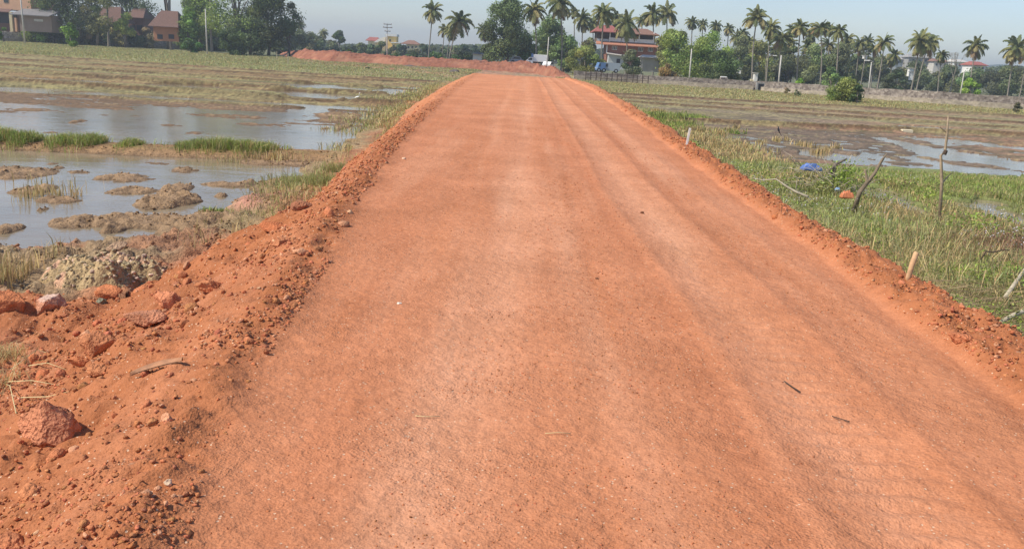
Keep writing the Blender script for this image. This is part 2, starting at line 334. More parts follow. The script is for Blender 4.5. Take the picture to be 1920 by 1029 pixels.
def field(x, y):
    n1 = fbm(x, y, .35, 101, 4); n2 = fbm(x, y, 1.6, 111, 4); n3 = fbm(x, y, 5, 121, 4); n4 = fbm(x*.7, y*1.6, 14, 125, 3)
    z = np.full(x.shape, -1.02)+(n1-.5)*.06+(n2-.5)*.05; C = np.ones(x.shape+(3,))*C_MUD
    L = x < -1.0
    # ---- left water pans
    bf = y-(BF[0]+BF[1]*x)                     # >0 beyond the grassy bund
    yE = y-(LBL[4][0][0]+LBL[4][0][1]*x)
    yA = y-(LBL[0][0][0]+LBL[0][0][1]*x)
    pan1 = L & (bf > -14) & (yE < -3.0)
    bank = np.interp(x, [p[0] for p in wline], [p[1] for p in wline])
    deep = sst(-.1, .5, y-bank+(n2-.5)*.7)
    z = np.where(pan1, z-.17*deep, z)
    z = np.where(pan1 & (bf > 4), z+.04*sst(4, 11, bf), z)
    near = L & (y < bank+.5)
    z = np.where(near, z+.10*sst(.5, -.4, y-bank)+((n3-.5)*.22+(n4-.5)*.12)*sst(.4, 0, y-bank)+(n2-.4)*.16*sst(.4, -.5, y-bank), z)
    C = mixc(C, np.array([.31, .205, .11]), near*1.0); C = mixc(C, np.array([.33, .235, .13]), near*sst(.5, .7, n2)*.7); C = mixc(C, np.array([.36, .17, .09]), near*sst(.52, .62, fbm(x, y, 1.1, 171, 3))*.8)
    for (cx, cy, rx, ry, h) in ISW:
        q = ((x-cx)/rx)**2+((y-cy)/ry)**2+(n2-.5)*1.6+(n3-.5)*.8
        m = np.clip(1.35-q, 0, 1)*L
        zz = WZ-.05+(h*.75+.035)*m**.55*(.1+1.1*n3+.6*(n2-.3)+.7*(n4-.45))
        z = np.where(m > 0, np.maximum(z, zz), z)
        C = mixc(C, C_MUD*.9 if cy < 21 else C_MUD*.85, (m > .1)*.8)
    mud1 = sst(.50, .60, fbm(x*.35, y, .5, 131, 5)+(n2-.5)*.25)*sst(5, 10, bf+3*(n1-.5))*pan1*(.35+.9*n3)
    z = np.where(mud1 > 0, np.maximum(z, WZ-.03+.05*mud1), z); C = mixc(C, C_MUD*(.85), mud1*1.5)
    pk = ell([(520, 385, 75, 18)], x, y, (n2-.5)*1.2)*L; z = np.where(pk > 0, np.maximum(z, -1.0+.16*pk*(.6+.8*n3)), z); C = mixc(C, np.array([.52, .25, .16])*(.8), pk*1.4)
    # grassy bund
    w = .75+.5*(n1-.5); g = np.exp(-(bf/w)**4)*L*(x < -3.2)
    z = np.maximum(z, WZ-.05+.22*g*(g > .05)+(n3-.5)*.06*g); C = mixc(C, C_BUND*1.35, g); C = mixc(C, C_LUSH, g*sst(.45, .6, n1)*sst(-.5, .4, bf+.2))
    # strips
    st = L & (yE > -3.0)
    stripc = np.array([.25, .21, .09])*(.75+.5*n2[..., None])*np.ones(3); stripc = mixc(stripc, np.array([.265, .165, .075]), sst(.48, .62, fbm(x*.12, y, .35, 141, 4)+(n2-.5)*.2)*.85)
    C = np.where(st[..., None], stripc, C)
    for (ln, w, h, gr) in LBL:
        d = y-(ln[0]+ln[1]*x)+(n1-.5)*1.2; sc = w*np.clip(y/32, .8, 4)
        g = np.exp(-(d/sc)**2)*(x < -3)*sst(.25, .45, n2+.25)
        z = z+h*g*1.9; C = mixc(C, C_BUND*.62, np.exp(-((d+.5*sc)/(.75*sc))**2)*(x < -3)*1.2*(.6+.6*n2))
        C = mixc(C, np.array([.33, .33, .12]), np.exp(-((d-1.5*sc)/(1.1*sc))**2)*(x < -3)*.9)
    band = L & (yA > .5)
    Cg = mixc(np.array([.38, .34, .17])*np.ones(x.shape+(1,)), C_GR, sst(.4, .6, n1)); Cg = mixc(Cg, np.array([.25, .15, .08]), sst(.6, .68, fbm(x*.4, y*1.2, .25, 161, 3))*.8)*(.8+.4*n2[..., None])
    C = np.where(band[..., None], Cg, C)
    z = np.where(band, np.maximum(z, -.98)+.1*(n1-.3), z)
    lw = ell(LW, x, y, (n2-.5)*1.3)*L; z = z-.16*np.clip(lw*2, 0, 1)
    # left road side weeds strip
    xf = np.interp(y, FY, FX); side = sst(1.0, .2, xf-x+(n2-.5)*1.2)*L*(y > 12)
    z = np.where(side > .2, np.maximum(z, -1.0+.05*side), z); C = mixc(C, C_GR*.7+C_MUD*.3, side*.8); C = mixc(C, np.array([.42, .17, .08]), sst(.7, .1, xf-x+(n2-.5)*.9)*L*.8)
    # ---- right
    R = ~L
    yR = y-(RBL[0][0][0]+RBL[0][0][1]*x); yD = y-(RBL[3][0][0]+RBL[3][0][1]*x)
    cr = np.array([.27, .225, .11])*(.75+.5*n2[..., None])*np.ones(3); cr = mixc(cr, np.array([.31, .195, .115]), sst(.45, .6, fbm(x*.12, y, .3, 151, 4)+(n2-.5)*.2)*.9)
    C = np.where((R & (y > 24))[..., None], cr, C)
    z = np.where(R & (y > 24), z-.0, z)
    g1 = line(1480, 308, 1920, 325); yG = y-(g1[0]+g1[1]*x)
    wetz = R & (yG > 0) & (yD < 0)
    z = np.where(wetz, z-.022+(n2-.5)*.05, z); C = mixc(C, np.array([.33, .19, .11]), wetz*sst(.3, .6, n2)); C = mixc(C, np.array([.22, .165, .11]), (wetz | (R & (yD >= 0) & (yD < 14)))*sst(24, 16, x)*sst(.35, .55, fbm(x*.3, y, .4, 181, 3))*.85)  # second mud tone painted darker to stand for trees mirrored in the water
    for (ln, w, h, gr) in RBL:
        d = y-(ln[0]+ln[1]*x)+(n1-.5)*1.0; sc = w*np.clip(y/32, .8, 4)
        g = np.exp(-(d/sc)**2)*(x > 4.5)
        z = z+h*g*1.9; C = mixc(C, C_BUND*.65, np.exp(-((d+.5*sc)/(.75*sc))**2)*(x > 4.5)*1.2*(.6+.6*n2)); C = mixc(C, C_GR, np.exp(-((d-1.2*sc)/(.9*sc))**2)*.7*(x > 4.5))
    bandr = R & (yR > .5)
    Cg = C_DRY*(1-n1[..., None])+C_GR*n1[..., None]; C = np.where(bandr[..., None], Cg*(.75+.5*n2[..., None]), C)
    z = np.where(bandr, np.maximum(z, -1.0)+.1*(n1-.3), z)
    grn = R & (yG < .3)
    C = np.where(grn[..., None], C_LUSH*(.35+.5*n2[..., None])+C_DRY*.5*(1.1-n2[..., None]), C); z = np.where(grn, np.maximum(z, -1.0)+.12*(n2-.4), z)
    rw = ell(RW, x, y, (n2-.5)*1.6+(n4-.5)*1.6)*R; z = z-.17*np.clip(rw*2, 0, 1)
    sr = sst(2.5, 0.2, x-4.2+(n2-.5)*1.5)*R*(y < 70); z = np.where(sr > .3, np.maximum(z, -1.0+.1*sr), z); C = mixc(C, C_DRY*.6+C_GR*.3, sr)
    # ---- beyond the road : disturbed red soil
    yb2 = np.interp(x, DBX, DBY); dist = sst(0, 8, y-yb2+(n1-.5)*14)*sst(10, 5, x+(n2-.5)*4+(y-70)*.02)*(y < 170)*(x > -44)
    C = mixc(C, np.array([.45, .21, .12])*(.8+.4*n2[..., None])*np.ones(3), dist*sst(.35, .6, n1+.1)); z = z+dist*.25*n2
    C = mixc(C, np.array([.22, .17, .13]), dist*sst(.5, .65, n2)*.7)
    wet = sst(.045, .0, z-WZ)[..., None]; C = C*(1-wet*.45)
    C = mixc(C, np.array([.12, .13, .06]), sst(165, 190, y))
    return z, C
yy = [2.0]
while yy[-1] < 520: yy.append(yy[-1]+(.0045 if yy[-1] < 30 else .0062)*(yy[-1]+5))
yy = np.array(yy); ss = np.linspace(-.86, .86, 800)
X = ss[None, :]*(yy[:, None]+5); Y = np.repeat(yy[:, None], len(ss), 1)
Z, C = field(X, Y)
g_ = rng.normal(0, 1, X.shape); g2 = fbm(X*.5, Y*1.2, 2.0, 185, 4)
drym = sst(26, 36, Y)*(Z > WZ+.03)
C = C*(1+(.06+.16*drym)*np.clip(g_, -2, 2)+.5*drym*(g2-.5))[..., None]
tuf = (sst(.52, .64, fbm(X*.35, Y*1.4, .9, 187, 4)+.05*g_)*drym*.36)[..., None]; C = C*(1-tuf)+np.array([.34, .31, .13])*(1+.15*g_[..., None])*tuf
C = np.clip(C, .01, 1)
# sink the field under the road fill so it never shows through
inr = ((X > np.interp(Y, FY, FX)+.35) | ((Y < 8.4) & (X > -7.5))) & (X < np.interp(Y, CY, CX)+1.1) & (Y < 74)
Z = np.where(inr, -1.5, Z)
tag(mk('field', np.stack([X, Y, Z], -1).reshape(-1, 3), gridfaces(*X.shape), SOIL, col=C.reshape(-1, 3), smooth=True), 'muddy paddy fields with low earth bunds and dry grass', None, None, 'structure')
def fz(x, y): return float(field(np.array([[float(x)]]), np.array([[float(y)]]))[0][0, 0])
FARG = plain('far_ground', (.2, .2, .1), .95, .3, .02)
tag(MB().add([(-1800, -50, -1.6), (1800, -50, -1.6), (1800, 2000, -1.6), (-1800, 2000, -1.6)], [(0, 1, 2, 3)]).build('ground', FARG), 'flat ground reaching to the horizon', None, None, 'structure')
tag(MB().add([(-75, 8, WZ), (-2.2, 8, WZ), (-2.2, 78, WZ), (-75, 78, WZ)], [(0, 1, 2, 3)]).build('water', WATER), 'shallow muddy water standing in the left paddy', None, None, 'structure')
tag(MB().add([(4.4, 7, WZ), (60, 7, WZ), (60, 75, WZ), (4.4, 75, WZ)], [(0, 1, 2, 3)]).build('water', WATER), 'shallow water in the right hand paddy', None, None, 'structure')

# ================================================================ RED SOIL BANK beyond the road
def bank():
    P = [(520, 101, 96), (560, 112, 97), (620, 118, 99), (700, 122, 105), (760, 126, 108), (860, 131, 113), (940, 136, 116), (1000, 140, 121), (1040, 147, 130), (1072, 150, 147)]
    base = [G(p[0], p[1]) for p in P]; n = 420; m = 26
    xs = np.linspace(0, len(P)-1, n); bx = np.interp(xs, range(len(P)), [b[0] for b in base]); by = np.interp(xs, range(len(P)), [b[1] for b in base])
    hts = [W(p[0], p[2], b[1]+2).z+1.0 for p, b in zip(P, base)]
    h = np.interp(xs, range(len(P)), hts)
    t = np.linspace(0, 1, m); prof = np.interp(t, [0, .2, .5, .65, 1], [0, .14, .85, 1, .96]); off = np.interp(t, [0, .2, .5, .65, 1], [-7, -1.5, 2.2, 3.4, 12])
    Xb = bx[:, None]+0*off[None, :]; Yb = by[:, None]+off[None, :]
    nz = fbm(Xb, Yb, .5, 201, 4); n2 = fbm(Xb, Yb, 2.2, 205, 3)
    Zb = -1.1+(h[:, None]+.1)*prof[None, :]*(.7+.6*nz)+(n2-.5)*.4*prof[None, :]
    Yb = Yb+(nz-.5)*1.5
    n6 = fbm(Xb, Yb, 6, 207, 3); Zb = Zb+(n6-.5)*.22*prof[None, :]+(fbm(Xb, Yb*0, .12, 209, 3)-.5)*1.0*prof[None, :]; C = np.array([.29, .115, .066])*(.5+.6*n2[..., None]+.4*n6[..., None]); pale = (sst(.52, .66, nz)*sst(2.2, 1.2, off)[None, :])[..., None]; C = C*(1-.5*pale)+np.array([.42, .21, .12])*.5*pale
    return mk('earth_bank', np.stack([Xb, Yb, Zb], -1).reshape(-1, 3), gridfaces(n, m), LAT, col=C.reshape(-1, 3), smooth=True)
tag(bank(), 'long bank of dumped red laterite soil crossing beyond the road', None, None, 'structure')

# ================================================================ STONES
ICO = None
def ico():
    t = (1+5**.5)/2
    v = np.array([(-1, t, 0), (1, t, 0), (-1, -t, 0), (1, -t, 0), (0, -1, t), (0, 1, t), (0, -1, -t), (0, 1, -t), (t, 0, -1), (t, 0, 1), (-t, 0, -1), (-t, 0, 1)], float)
    v /= np.linalg.norm(v[0])
    f = np.array([(0, 11, 5), (0, 5, 1), (0, 1, 7), (0, 7, 10), (0, 10, 11), (1, 5, 9), (5, 11, 4), (11, 10, 2), (10, 7, 6), (7, 1, 8), (3, 9, 4), (3, 4, 2), (3, 2, 6), (3, 6, 8), (3, 8, 9), (4, 9, 5), (2, 4, 11), (6, 2, 10), (8, 6, 7), (9, 8, 1)])
    return v, f
def sub(v, f):
    v = list(map(tuple, v)); mid = {}; out = []
    def m(a, b):
        k = (min(a, b), max(a, b))
        if k not in mid:
            q = (np.array(v[a])+np.array(v[b]))/2; q /= np.linalg.norm(q); mid[k] = len(v); v.append(tuple(q))
        return mid[k]
    for a, b, c in f:
        x, y, z = m(a, b), m(b, c), m(c, a); out += [(a, x, z), (b, y, x), (c, z, y), (x, y, z)]
    return np.array(v), np.array(out)
IV, IF = ico()
def scatter_stones(name, P, r, col, label):
    n = len(P); V = np.repeat(IV[None], n, 0)*rng.uniform(.55, 1.28, (n, 12, 1))
    sc = rng.uniform(.65, 1.35, (n, 1, 3)); sc[..., 2] *= .75
    V = V*sc*r[:, None, None]
    q = rng.uniform(0, 2*np.pi, n); c, s = np.cos(q)[:, None], np.sin(q)[:, None]
    x = V[..., 0]*c-V[..., 1]*s; y = V[..., 0]*s+V[..., 1]*c; V = np.stack([x, y, V[..., 2]], -1)+P[:, None]
    Fc = (IF[None]+(np.arange(n)*12)[:, None, None]).reshape(-1, 3)
    o = mk(name, V.reshape(-1, 3), Fc, STONE, col=np.repeat(col, 12, 0), smooth=False)
    return tag(o, label, None, None, 'stuff') if label else o
def stone_cols(n, pale=.018):
    c = np.array([.46, .172, .078])*rng.uniform(.85, 1.2, (n, 1))*rng.uniform(.9, 1.12, (n, 3))
    k = rng.random(n) < .12; c[k] = np.array([.55, .27, .15])*rng.uniform(.8, 1.2, (k.sum(), 1))
    k = rng.random(n) < pale; c[k] = np.array([.62, .36, .20])*rng.uniform(.8, 1.15, (k.sum(), 1))
    return c
N = 300000
yv = np.exp(rng.uniform(math.log(2.3), math.log(48), N)); xv = rng.uniform(-6.5, 4.2, N)
z, lo, fl, a1, a2, xl, xr = road_z(xv, yv)
gravelly = .02+.26*fl*np.clip(np.exp(-((xv-a1-.15)/.35)**2)*(yv < 6)+np.exp(-((xv-a2+.9)/.5)**2)+np.exp(-((xv-a2-.75)/.2)**2), 0, 1)*(fbm(xv, yv, 1.3, 301, 3) > .42)
pr = np.where(lo > .4, .15+.75*sst(.42, .62, fbm(xv, yv, 1.4, 311, 3)), gravelly)
pr = pr*(1-.8*sst(9, 30, yv))*np.where(xv < xl-1.2, .7, 1)*((xv > np.interp(yv, FY, FX)+.2) | (yv < 8.7))*(np.abs(xv) < .72*(yv+.6))
k = rng.random(N) < pr; xv, yv, z, lo = xv[k], yv[k], z[k], lo[k]
r = np.where(lo > .4, .005+.012*rng.random(len(xv))**2.6, .0025+.0045*rng.random(len(xv))**2)*np.clip((yv/4)**.45, .85, 2.0)
big = (rng.random(len(xv)) < .004+.05*sst(.5, .62, fbm(xv, yv, 1.1, 321, 3))*(xv < 0)) & (lo > .4); r = np.where(big, r*2.2, r)
scatter_stones('gravel', np.stack([xv, yv, z+r*.08], -1), r, stone_cols(len(xv)), 'loose red laterite gravel scattered over the road and its shoulders')
print('stones', len(xv))

def clods():
    n = 900; y = rng.uniform(2.6, 9.3, n)**1.0; x = rng.uniform(-5.6, -1.5, n); k = (rng.random(n) < .08+.5*sst(.48, .6, fbm(x, y, .9, 341, 3))) & (x < np.interp(y, Y_, XL)-.15) & (np.abs(x) < .72*(y+.6))
    x, y = x[k], y[k]; z = road_z(x, y)[0]; iv, fi = sub(*ico()); n = len(x); m = len(iv); r = .02+.045*rng.random(n)**2.2
    d = iv[None]*(1+.5*(rng.random((n, m, 1))-.5))*rng.uniform(.65, 1.3, (n, 1, 3))
    for _ in range(5):
        a_ = rng.normal(size=(n, 1, 3)); a_ /= np.linalg.norm(a_, axis=2, keepdims=True); p_ = (d*a_).sum(2, keepdims=True); d = d-np.where(p_ > .62, p_-.62, 0)*a_
    V = d*r[:, None, None]+np.stack([x, y, z+r*.15], -1)[:, None]
    Fc = (fi[None]+(np.arange(n)*m)[:, None, None]).reshape(-1, 3); c = stone_cols(n, .01)
    tag(mk('clods', V.reshape(-1, 3), Fc, STONE, col=np.repeat(c, m, 0)), 'broken red laterite clods strewn over the left dirt slope', None, None, 'stuff')
clods()
# crumbled mud over the islets and the near bank
def mudclods():
    n = 26000; y = np.exp(rng.uniform(math.log(8.6), math.log(22), n)); x = rng.uniform(-15, -3.3, n)
    z, C = field(x[None], y[None]); z, C = z[0], C[0]; k = (z > WZ+.015) & (rng.random(n) < .10+.9*sst(.45, .62, fbm(x, y, 2.2, 331, 3))) & (x < np.interp(y, FY, FX)-.1) & (np.abs(x) < .72*(y+1))
    x, y, z, C = x[k], y[k], z[k], C[k]; r = .006+.026*rng.random(len(x))**2.5
    scatter_stones('mud_clods', np.stack([x, y, z+r*.2], -1), r, C*rng.uniform(.7, 1.2, (len(x), 1)), 'crumbled clods of brown mud over the left islets and bank')
mudclods()
# individual rocks
def rock_geo(seed, sx, sy, sz, cut=.75):
    v, f = sub(*sub(*sub(*ico()))); rg = np.random.default_rng(seed)
    for _ in range(13):                       # chop facets
        d = rg.normal(size=3); d /= np.linalg.norm(d); h = rg.uniform(.42, .82)*cut/.75
        pr = v@d; v = v-np.where(pr > h, pr-h, 0)[:, None]*d
    nn = fbm(v[:, 0]+v[:, 2]*.7+seed, v[:, 1]-v[:, 2]*.6, 3.2, seed, 4)-.5
    n5 = fbm(v[:, 0]*1.3+v[:, 2]+seed, v[:, 1]-v[:, 2]*.8, 9, seed, 3)-.5; v = v*(1+.34*nn[:, None]+.2*n5[:, None]); return v*np.array([sx, sy, sz]), f
def rock(px, py, wpx, hpx, label, c=(.46, .165, .072), seed=1, rzz=0, name='rock', pale=None, sink=.36, group='rocks at the left edge of the red fill'):
    p = GRD(px, py+hpx*.35); q = (p-Vector((0, 0, CH))).length/FPX
    sx = wpx*q*.55; sz = hpx*q*.55
    v, f = rock_geo(seed, sx, sx*.8, sz)
    cc = np.ones((len(v), 3))*np.array(c)
    n = fbm(v[:, 0]*9, v[:, 1]*9+v[:, 2]*7, 1, seed, 3)
    cc = cc*(.75+.6*n[:, None])*1.08
    if pale is not None: k = sst(.5, .6, n+.1*v[:, 2]/sz)[:, None]; cc = cc*(1-k)+np.array(pale)*k
    o = mk(name, v, f, STONE, col=cc, smooth=False, loc=(p.x, p.y, p.z+sz*(1-sink*1.6)*.7)); o.rotation_euler = (0, 0, rzz)
    return tag(o, label, 'rock', group)
rock(15, 562, 70, 46, 'dark red boulder at the left edge of the photo beside a pale pinkish rock', seed=3)
rock(88, 556, 52, 50, 'pinkish rock with chalky white crust right of the leftmost boulder', (.54, .25, .15), seed=4, pale=(.60, .40, .31))
rock(203, 549, 60, 36, 'smooth red rock just below the olive rubble heap', seed=5)
rock(188, 561, 18, 20, 'small grey green stone leaning on the front of the red rock below the heap', (.26, .25, .17), seed=6)
rock(262, 534, 34, 22, 'small red rock wedged by the dark hollow at the right end of the heap', seed=7)
rock(112, 524, 22, 18, 'small rust red stone lying in the olive rubble', (.42, .15, .07), seed=8)
rock(312, 560, 44, 42, 'rounded red clod directly above the flat brown rock', (.52, .20, .10), seed=9)
rock(275, 594, 72, 30, 'flat brown rock with a dark broken right end beside a white stone', (.42, .18, .10), seed=10, rzz=.2)
rock(243, 590, 18, 11, 'small white stone at the left tip of the flat brown rock', (.7, .55, .48), seed=11)
rock(190, 640, 66, 50, 'knobbly red rock in the middle of the dirt slope overhanging a shadow', (.48, .19, .09), seed=12)
rock(150, 668, 40, 22, 'low red rock leaning on the lower left of the knobbly rock', seed=13)
rock(185, 690, 34, 24, 'small wedge shaped red rock under the knobbly rock', (.5, .2, .09), seed=14)
rock(100, 785, 100, 78, 'large angular red boulder low on the left with a dark right face', (.52, .21, .11), seed=15, rzz=.5, sink=.2)
rock(26, 1005, 70, 40, 'half buried red boulder in the bottom left corner', (.5, .19, .09), seed=16)
rock(392, 536, 46, 24, 'half buried red clod on the crest right of the heap', (.50, .19, .085), seed=17)
rock(515, 423, 46, 24, 'rounded red rock beside the mud bank below the grassy patch', (.42, .14, .06), seed=18)
rock(525, 452, 38, 24, 'long tilted red rock next to a grey pebble on the mud edge', (.48, .19, .09), seed=19, rzz=.6)
rock(560, 385, 46, 24, 'dark brown earth clod at the end of the pink soil patch', (.32, .13, .07), seed=20)
rock(705, 240, 20, 15, 'single red rock lying in the ditch grass near the far water', (.45, .2, .12), seed=21)
rock(313, 787, 20, 22, 'pale orange stone block in the gravel right of the large boulder', (.56, .27, .15), seed=22)
rock(317, 903, 17, 18, 'small cream coloured stone in the lower left gravel', (.62, .46, .32), seed=23)
rock(748, 567, 10, 7, 'tiny white stone on the left part of the road', (.7, .6, .5), seed=24)
rock(758, 297, 8, 6, 'pale pebble near the left shoulder halfway up the road', (.6, .4, .27), seed=25)
rock(1190, 205, 10, 8, 'pale stone at the far right shoulder of the road', (.55, .36, .22), seed=26)
rock(1204, 398, 10, 7, 'dark small clod alone on the right of the road', (.2, .09, .05), seed=27)
rock(1118, 521, 8, 6, 'tiny dark pebble in the middle of the road', (.2, .09, .05), seed=28)
rock(1800, 628, 46, 24, 'dark cracked clod on the right shoulder by the dry stalks', (.42, .15, .07), seed=29)

# olive rubble heap
def heap():
    gx, gy = G(195, 535, -.95); gy += .05
    n = 150; u = np.linspace(-1, 1, n); A, B = np.meshgrid(u, u); 
    Xh = A*.8; Yh = B*.5; q = A**2+B**2
    n1 = fbm(Xh+3, Yh, 2.5, 401, 4); n2 = fbm(Xh, Yh, 9, 405, 4); n3 = np.abs(fbm(Xh, Yh, 26, 409, 3)-.5)
    hgt = np.clip(1-q+.5*(n1-.5), 0, 1)**.8
    Zh = -.12+hgt*.52*(.75+.5*n1)+(n2-.5)*.16*hgt**.5-n3*.12*(hgt > .02)
    C = np.array([.42, .30, .16])*(.65+.7*n2[..., None])
    top = (sst(.44, .54, fbm(Xh, Yh, 3, 411, 3)+.25*B)*sst(.2, .5, hgt))[..., None]; C = C*(1-top)+np.array([.60, .36, .23])*top
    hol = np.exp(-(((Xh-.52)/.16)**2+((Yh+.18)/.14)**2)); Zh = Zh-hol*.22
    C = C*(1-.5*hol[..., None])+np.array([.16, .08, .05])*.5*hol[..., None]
    t = thing('rubble_heap', 'olive and pink heap of crumbled rubble between the mud bank and the red fill', 'heap', (gx, gy, -.98))
    mk('soil_pile', np.stack([Xh, Yh, Zh], -1).reshape(-1, 3), gridfaces(n, n), STONE, t, col=C.reshape(-1, 3), smooth=True)
    m = 1500; px = rng.uniform(-.8, .8, m); py = rng.uniform(-.5, .45, m)
    ii = np.clip(((px/.8+1)/2*(n-1)).astype(int), 0, n-1); jj = np.clip(((py/.5+1)/2*(n-1)).astype(int), 0, n-1); zz = Zh[jj, ii]
    k = zz > -.08; px, py, zz = px[k], py[k], zz[k]; m = len(px)
    rr = .008+.028*rng.random(m)**3; cc = np.array([.38, .30, .18])*rng.uniform(.6, 1.4, (m, 1)); kk = rng.random(m) < .35; cc[kk] = np.array([.6, .42, .3])*rng.uniform(.7, 1.2, (kk.sum(), 1))
    o = scatter_stones('crumbs', np.stack([px, py, zz], -1), rr, cc, None); o.parent = t; o['kind'] = 'stuff'
    v, f = rock_geo(33, .13, .09, .075); mk('cap_stone', v, f, STONE, t, col=np.ones((len(v), 3))*np.array([.45, .30, .19]), loc=(.04, .25, .40))
heap()

# ================================================================ GRASS
def blades(name, P, h, wd, cols, label, lean=.5, parent=None):
    n = len(P); a = rng.uniform(0, 2*np.pi, n); d = np.stack([np.cos(a), np.sin(a), 0*a], -1)
    b = rng.uniform(0, 2*np.pi, n); l = np.stack([np.cos(b), np.sin(b), 0*b], -1)*(h*lean*rng.random(n))[:, None]
    z = np.array([0, 0, 1.0]); w = wd*rng.uniform(.6, 1.3, n)
    V = np.stack([P-d*w[:, None], P+d*w[:, None], P+l*.3+z*(h*.55)[:, None]-d*w[:, None]*.8, P+l*.3+z*(h*.55)[:, None]+d*w[:, None]*.8, P+l+z*(h*np.clip(1-lean*.3, .3, 1))[:, None]], 1)
    Fb = np.array([(0, 1, 3), (0, 3, 2), (2, 3, 4)]); Fc = (Fb[None]+(np.arange(n)*5)[:, None, None]).reshape(-1, 3)
    o = mk(name, V.reshape(-1, 3), Fc, GRASS, parent, col=np.repeat(cols, 5, 0))
    if label: tag(o, label, None, None, 'stuff')
    return o
def gcol(n, kind):
    base = {'lush': (.28, .36, .07), 'green': (.34, .37, .12), 'olive': (.40, .37, .15), 'dry': (.48, .38, .18), 'straw': (.58, .44, .21), 'pale': (.36, .38, .17), 'brown': (.30, .19, .10)}[kind]
    return np.array(base)*rng.uniform(.6, 1.35, (n, 1))*rng.uniform(.9, 1.1, (n, 3))
def mixg(n, pairs):
    k = rng.random(n); out = gcol(n, pairs[0][0]); acc = 0
    for kind, f in pairs:
        m = (k >= acc) & (k < acc+f); out[m] = gcol(m.sum(), kind); acc += f
    return out
def zf(x, y): return field(x[None], y[None])[0][0]
# grassy bund in the left paddy
def bundgrass():
    xs = []; ys_ = []; hs_ = []
    for (p0, p1, n, hh) in ((-60, 34, 2600, 1), (28, 76, 1500, .8), (96, 150, 1600, .95), (140, 195, 1600, .9), (228, 265, 800, .6), (335, 400, 1500, .75), (385, 450, 1700, .9), (440, 520, 2200, 1), (515, 548, 90, .8), (-400, -80, 3000, 1), (70, 110, 40, .5), (268, 330, 60, .6)):
        u_ = rng.uniform(-1, 1, n); px = (p0+p1)/2+u_*(p1-p0)/2; py = 270+px*(19/520); g = [G(a, b) for a, b in zip(px, py)]
        xs += [q[0] for q in g]; v_ = rng.normal(0, .34, n); ys_ += [q[1]+w_*math.sqrt(1.02-k*k) for q, w_, k in zip(g, v_, u_)]; hs_ += list(hh*(.35+.65*np.sqrt(1-u_**2)))
    x = np.array(xs); y = np.array(ys_); z = np.maximum(zf(x, y), WZ-.02)-.02
    h = rng.uniform(.16, .48, len(x))*np.array(hs_)*(.6+.8*fbm(x, y, 2, 7, 2))
    blades('bund_grass', np.stack([x, y, z], -1), h, .006+0*x, mixg(len(x), (('lush', .40), ('green', .38), ('dry', .14), ('straw', .08))), 'lush green grass tufts growing on the bund between the two left water pans', 1.0)
bundgrass()
def region(N, x0, x1, y0, y1, dens, logy=True):
    y = np.exp(rng.uniform(math.log(y0), math.log(y1), N)) if logy else rng.uniform(y0, y1, N)
    x = rng.uniform(x0, x1, N); k = (rng.random(N) < dens(x, y)) & (np.abs(x) < .7*y+3); return x[k], y[k]
# far grass bands, bunds
def ldens(x, y):
    yA = y-(LBL[0][0][0]+LBL[0][0][1]*x); d = sst(.5, 3, yA)*.9
    for (ln, w_, h_, gr) in LBL[2:]:
        q = y-(ln[0]+ln[1]*x); d = np.maximum(d, np.exp(-((q-.9)/(1.5*np.clip(y/45, .7, 3)))**2)*.9)
    
    return d*(x < np.interp(y, FY, FX)-.1)*(ell(LW, x, y, 0*x) < .3)
x, y = region(300000, -110, -3.5, 33, 175, ldens, False)
n = len(x); blades('field_grass', np.stack([x, y, zf(x, y)-.03], -1), np.where(y-(LBL[0][0][0]+LBL[0][0][1]*x) > .5, rng.uniform(.10, .30, n), rng.uniform(.05, .13, n))*(.3+1.4*fbm(x, y, .3, 9, 3)), .022*np.clip(y/70, .5, 2), mixg(n, (('pale', .46), ('olive', .20), ('dry', .26), ('green', .06), ('brown', .02))), 'pale green and straw grass covering the far left paddies', 1.1)
def rdens(x, y):
    yR = y-(RBL[0][0][0]+RBL[0][0][1]*x); d = sst(.5, 3, yR)*.9
    for (ln, w_, h_, gr) in RBL:
        q = y-(ln[0]+ln[1]*x); d = np.maximum(d, np.exp(-((q-.9)/(1.3*np.clip(y/45, .7, 3)))**2)*.9)
    return d*(x > np.interp(y, CY, CX)+1)*(ell(RW, x, y, 0*x) < .3)
x, y = region(220000, 4.5, 85, 30, 125, rdens, False)
n = len(x); blades('field_grass', np.stack([x, y, zf(x, y)-.03], -1), np.where(y-(RBL[0][0][0]+RBL[0][0][1]*x) > .5, rng.uniform(.10, .28, n), rng.uniform(.04, .10, n))*(.3+1.4*fbm(x, y, .3, 9, 3)), .02*np.clip(y/60, .5, 2), mixg(n, (('dry', .42), ('pale', .2), ('olive', .22), ('brown', .08), ('green', .08))), 'dry yellow green grass on the far right paddies before the wall', 1.1)
# left ditch side grass
def lsd(x, y):
    xf = np.interp(y, FY, FX); d = xf-x
    return sst(np.where(y < 17.2, 2.0, np.where(y < 28, 1.3, 2.6)), .2, d+(fbm(x, y, .6, 521, 3)-.5)*2.2)*.8*(d > -.1)*(y > 12.6)*np.where((y > 17.2) & (y < 21), .25, 1)*(ell(LW[3:6], x, y, 0*x) < .3)*np.where(y < 17, sst(1.9, .9, d), 1)
x, y = region(90000, -14, -3, 12.6, 75, lsd)
n = len(x); blades('ditch_grass', np.stack([x, y, np.maximum(zf(x, y), WZ)-.02], -1), rng.uniform(.07, .30, n)*(.5+fbm(x, y, .7, 19, 3)), .0065*np.clip(y/16, .8, 3), mixg(n, (('green', .26), ('olive', .28), ('dry', .28), ('straw', .18))), 'mixed green and dry grass in the ditch along the left foot of the road', 1.1)
